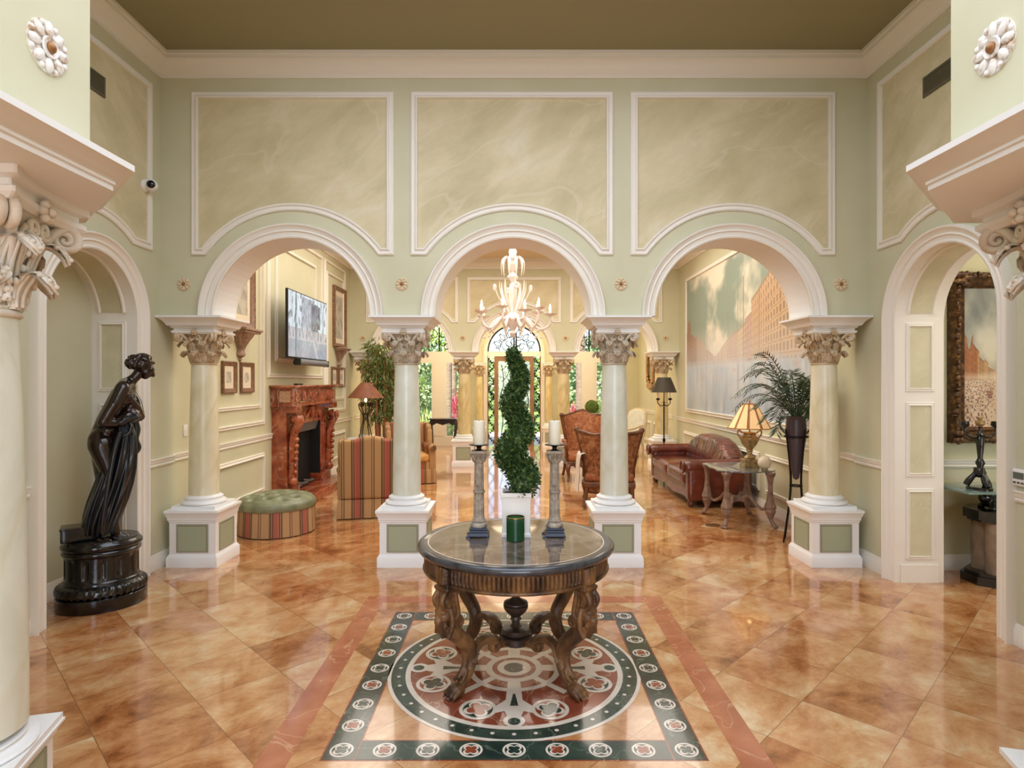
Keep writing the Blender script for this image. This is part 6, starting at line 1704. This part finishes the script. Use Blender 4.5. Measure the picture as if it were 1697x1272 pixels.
for s in (-1, 1):
    g = G(); p = smooth_path([(0,0,.46),(s*.06,0,.43),(s*.12,0,.46),(s*.13,0,.51)], 5); g.tube(p, .011, 7); g.lathe([(.012,.51),(.036,.53),(.032,.565),(.020,.56),(.001,.55)], 16, c=(s*.13,0,0)); obj('branch', g, M['bpl'], t, ang=70)

# ------------------------------------------------------------------ garden beyond the glazed front
M['pave'] = nmat('pale_paving', [(0.3,(206,198,184)),(0.7,(226,220,208))], scale=3, rough=.7)
M['lawn'] = nmat('lawn', [(0.3,(92,120,52)),(0.7,(140,164,86))], scale=30, rough=.9)
g = G(); g.box(-14, 14, 16.16, 21, -.25, -.06); struct('floor_terrace', g, M['pave'])
g = G(); g.box(-40, 40, 21, 70, -.25, -.05); struct('floor_lawn', g, M['lawn'])
M['trunk'] = nmat('grey_palm_bark', [(0.3,(104,88,74)),(0.7,(150,134,116))], scale=5, rough=.9, stretch=(1,1,7))
M['gl1'] = nmat('sunlit_leaf', [(0.35,(140,172,84)),(0.6,(196,216,134))], scale=12, rough=.6)
M['gl2'] = nmat('deep_leaf', [(0.35,(90,120,84)),(0.6,(150,172,130))], scale=12, rough=.6)
M['pink'] = nmat('pink_leaf', [(0.35,(150,40,62)),(0.6,(206,92,112))], scale=9, rough=.6)
def palm_tree(label, x, y, r, h=7.0):
    t = thing('palm_tree', label, 'palm tree', (x, y, -.05), 0, 'garden palms')
    g = G(); pr = [(r*1.25,0),(r*1.1,.25)]
    for k in range(40): z = .3+(h-.3)*k/40; pr += [(r,z),(r*.95,z+.07)]
    g.lathe(pr, 16); obj('trunk', g, M['trunk'], t)
    g = G(); rd = random.Random(int(x*100))
    for k in range(18):
        a = 2*PI*k/18; d = Vector((math.cos(a), math.sin(a), 0)); e = rd.uniform(.1,.9)
        p = [Vector((0,0,h)) + d*(2.0*q/8) + Vector((0,0,e*1.6*q/8-1.9*(q/8)**2)) for q in range(9)]
        for q in range(2, 9):
            for s in (-1, 1):
                for m in range(3): leaf4(g, p[q]-(p[q]-p[q-1])*m/3, d.cross(Vector((0,0,1)))*s + d*.7 - Vector((0,0,.4)), Vector((0,0,1)), .55, .03)
    obj('frond', g, M['gl2'], t, smooth=False)
palm_tree('grey-barked palm trunk outside the entrance window on the console table side', wx(744,19.5), 19.5, .10)
palm_tree('thick grey palm trunk outside the window behind the orange armchair', wx(962,19.0), 19.0, .15)
palm_tree('distant palm trunk seen past the console table window, nearer the door', wx(752,24), 24, .12, 8)
def shrub(name, label, cat, x, y, r, h, n, m, seed, group, L=.16, spiky=False, W=None):
    t = thing(name, label, cat, (x, y, -.05), 0, group); rd = random.Random(seed); g = G()
    if spiky:
        for i in range(n):
            a = rd.random()*2*PI; e = rd.uniform(.5, 1.3); d = Vector((math.cos(a)*math.cos(e), math.sin(a)*math.cos(e), math.sin(e)))
            c = Vector((rd.gauss(0,r*.15), rd.gauss(0,r*.15), .05 + (rd.random()*h*.45 if spiky == 2 else 0))); L_ = h*(.6+.4*rd.random())*(.55 if spiky == 2 else 1)
            p = [c, c+d*L_*.5+d.cross(Vector((0,0,1)))*(W or .03), c+d*L_-Vector((0,0,.12*L_)), c+d*L_*.5-d.cross(Vector((0,0,1)))*(W or .03)]
            g.add(p, [(0,1,2,3)])
    else:
        for i in range(n):
            v = Vector((rd.gauss(0,1), rd.gauss(0,1), rd.gauss(0,1))).normalized(); k = .55+.5*rd.random()
            k *= 1+.25*noise.noise(v*2.2+Vector((seed,0,0)))
            c = Vector((v.x*r*k, v.y*r*k, h*.5+v.z*h*.5*k))
            if c.z < 0: c.z = abs(c.z)*.3
            leaf4(g, c, v+Vector((rd.gauss(0,.7), rd.gauss(0,.7), rd.gauss(0,.7))), Vector((rd.gauss(0,1), rd.gauss(0,1), 1)), L*(.6+.8*rd.random()), L*.26)
    g2 = G(); g2.lathe([(.06,0),(.05,h*.5)], 8); obj('stem', g2, M['trunk'], t)
    obj('foliage', g, m, t, smooth=False)
shrub('flax_plant', 'bright green strap-leaved plant outside the window beside the golden striped armchair', 'plant', wx(706,18.6), 18.6, .5, 1.35, 90, M['gl1'], 3, 'plants right outside the windows', spiky=1, W=.035)
shrub('cordyline', 'pink-leaved cordyline outside the window beside the dark console table', 'plant', wx(757,20.5), 20.5, .4, 1.9, 150, M['pink'], 5, 'pink plants outside', spiky=2, W=.035)
shrub('cordyline', 'pink-leaved cordyline outside the window behind the orange armchair', 'plant', wx(948,20.2), 20.2, .4, 1.5, 110, M['pink'], 6, 'pink plants outside', spiky=2, W=.035)
shrub('low_shrub', 'low sunlit green shrub seen under the dark console table', 'shrub', wx(748,18.2), 18.2, .38, .5, 500, M['gl1'], 7, 'low shrubs outside', L=.10)
shrub('low_shrub', 'low green shrub outside the window beside the topiary ball', 'shrub', wx(999,18.2), 18.2, .42, 1.2, 600, M['gl1'], 17, 'low shrubs outside', L=.12)
trees = [(694,27,1.6,3.4,M['gl2']), (716,33,1.9,5.0,M['gl1']), (766,38,2.2,3.6,M['gl2']), (826,43,2.2,3.4,M['gl1']), (884,36,2.0,3.2,M['gl2']), (938,30,1.5,3.6,M['gl1']), (998,26,1.6,3.6,M['gl2']), (662,41,2.6,6.4,M['gl1']), (1040,37,3.0,6.0,M['gl2'])]
names = ['dark garden tree outside the window by the golden striped armchair', 'light green garden tree behind the strap-leaved plant', 'dark garden tree behind the pink cordyline by the console table',
         'pale garden tree seen through the entrance door, console side', 'dark garden tree seen through the entrance door, armchair side', 'light green garden tree behind the thick palm trunk',
         'dark garden tree seen behind the topiary ball', 'light garden tree at the edge of the view past the bamboo plant', 'dark garden tree at the edge of the view past the pale armchair']
for i, (px, d, r, h, m) in enumerate(trees):
    shrub('garden_tree', names[i], 'tree', wx(px, d), d, r, h, 1500, m, 30+i, 'trees at the back of the garden', L=.34)
g = G(); g.box(-30, 30, 62, 62.4, -.05, 2.2); struct('wall_garden', g, M['pave'])
# ------------------------------------------------------------------ camera, sky, lamps
cam = bpy.data.cameras.new('camera'); co = bpy.data.objects.new('camera', cam); COL.objects.link(co)
co.location = (0, 0, 1.7); co.rotation_euler = (R(90), 0, 0)
cam.sensor_width = 36.0; cam.lens = 36.0*1000/1697; cam.shift_x = -3.5/1697; cam.shift_y = -4/1697
cam.clip_start = .05; cam.clip_end = 300
SC.camera = co
w = bpy.data.worlds.new('sky'); SC.world = w; w.use_nodes = True; nt = w.node_tree
bg = nt.nodes['Background']; sky = nt.nodes.new('ShaderNodeTexSky'); sky.sky_type = 'NISHITA'; sky.sun_disc = False
sky.sun_elevation = R(48); sky.sun_rotation = R(160); sky.air_density = 1.0; sky.dust_density = 1.5; sky.ozone_density = 1.0
nt.links.new(sky.outputs[0], bg.inputs[0]); bg.inputs[1].default_value = .36
def lamp(name, kind, loc, power, col, size=1.0, sy=None, rot=(0,0,0), spread=None):
    l = bpy.data.lights.new(name, kind); o = bpy.data.objects.new(name, l); COL.objects.link(o)
    o.location = loc; o.rotation_euler = rot; l.energy = power; l.color = lin(col)[:3]
    if kind == 'AREA':
        l.shape = 'RECTANGLE' if sy else 'SQUARE'; l.size = size
        if sy: l.size_y = sy
        if spread: l.spread = spread
    elif kind in ('POINT', 'SPOT'): l.shadow_soft_size = size
    elif kind == 'SUN': l.angle = R(size)
    return o
lamp('sun', 'SUN', (0, -10, 20), 12.0, (255,246,230), 1.0, rot=(R(42), 0, R(-25)))
lamp('daylight_back', 'AREA', (0, -4.1, 2.0), 130, (218,231,255), 4.0, 3.2, rot=(R(90), 0, 0))  # added cool fill at the open back, standing in for daylight
# added area fills under foyer, living, vestibule and hall ceilings, without fixtures
lamp('foyer_cove_light', 'AREA', (0, 1.9, HC-.06), 215, (226,236,255), 4.5, 4.5)
lamp('living_cove_light', 'AREA', (0, 8.6, HL-.05), 235, (255,248,236), 5.6, 4.4)
lamp('vestibule_cove_light', 'AREA', (0, 14.2, 3.55), 150, (255,236,200), 5.0, 2.5)
lamp('hall_light', 'AREA', (4.8, 4.1, 3.35), 28, (255,240,215), 1.5, 1.5)
lamp('hall_window_light', 'AREA', (4.2, 2.85, 1.5), 18, (235,242,255), .8, 1.6, rot=(R(90), 0, 0))
SC.view_settings.view_transform = 'Standard'; SC.view_settings.look = 'None'; SC.view_settings.gamma = 1.0
SC.view_settings.use_curve_mapping = False; SC.view_settings.exposure = 0.12
SC.cycles.max_bounces = 8; SC.cycles.diffuse_bounces = 4; SC.cycles.glossy_bounces = 4; SC.cycles.transmission_bounces = 8
SC.cycles.transparent_max_bounces = 8; SC.cycles.sample_clamp_indirect = 6.0; SC.cycles.caustics_reflective = False; SC.cycles.caustics_refractive = False
SC.cycles.use_denoising = True
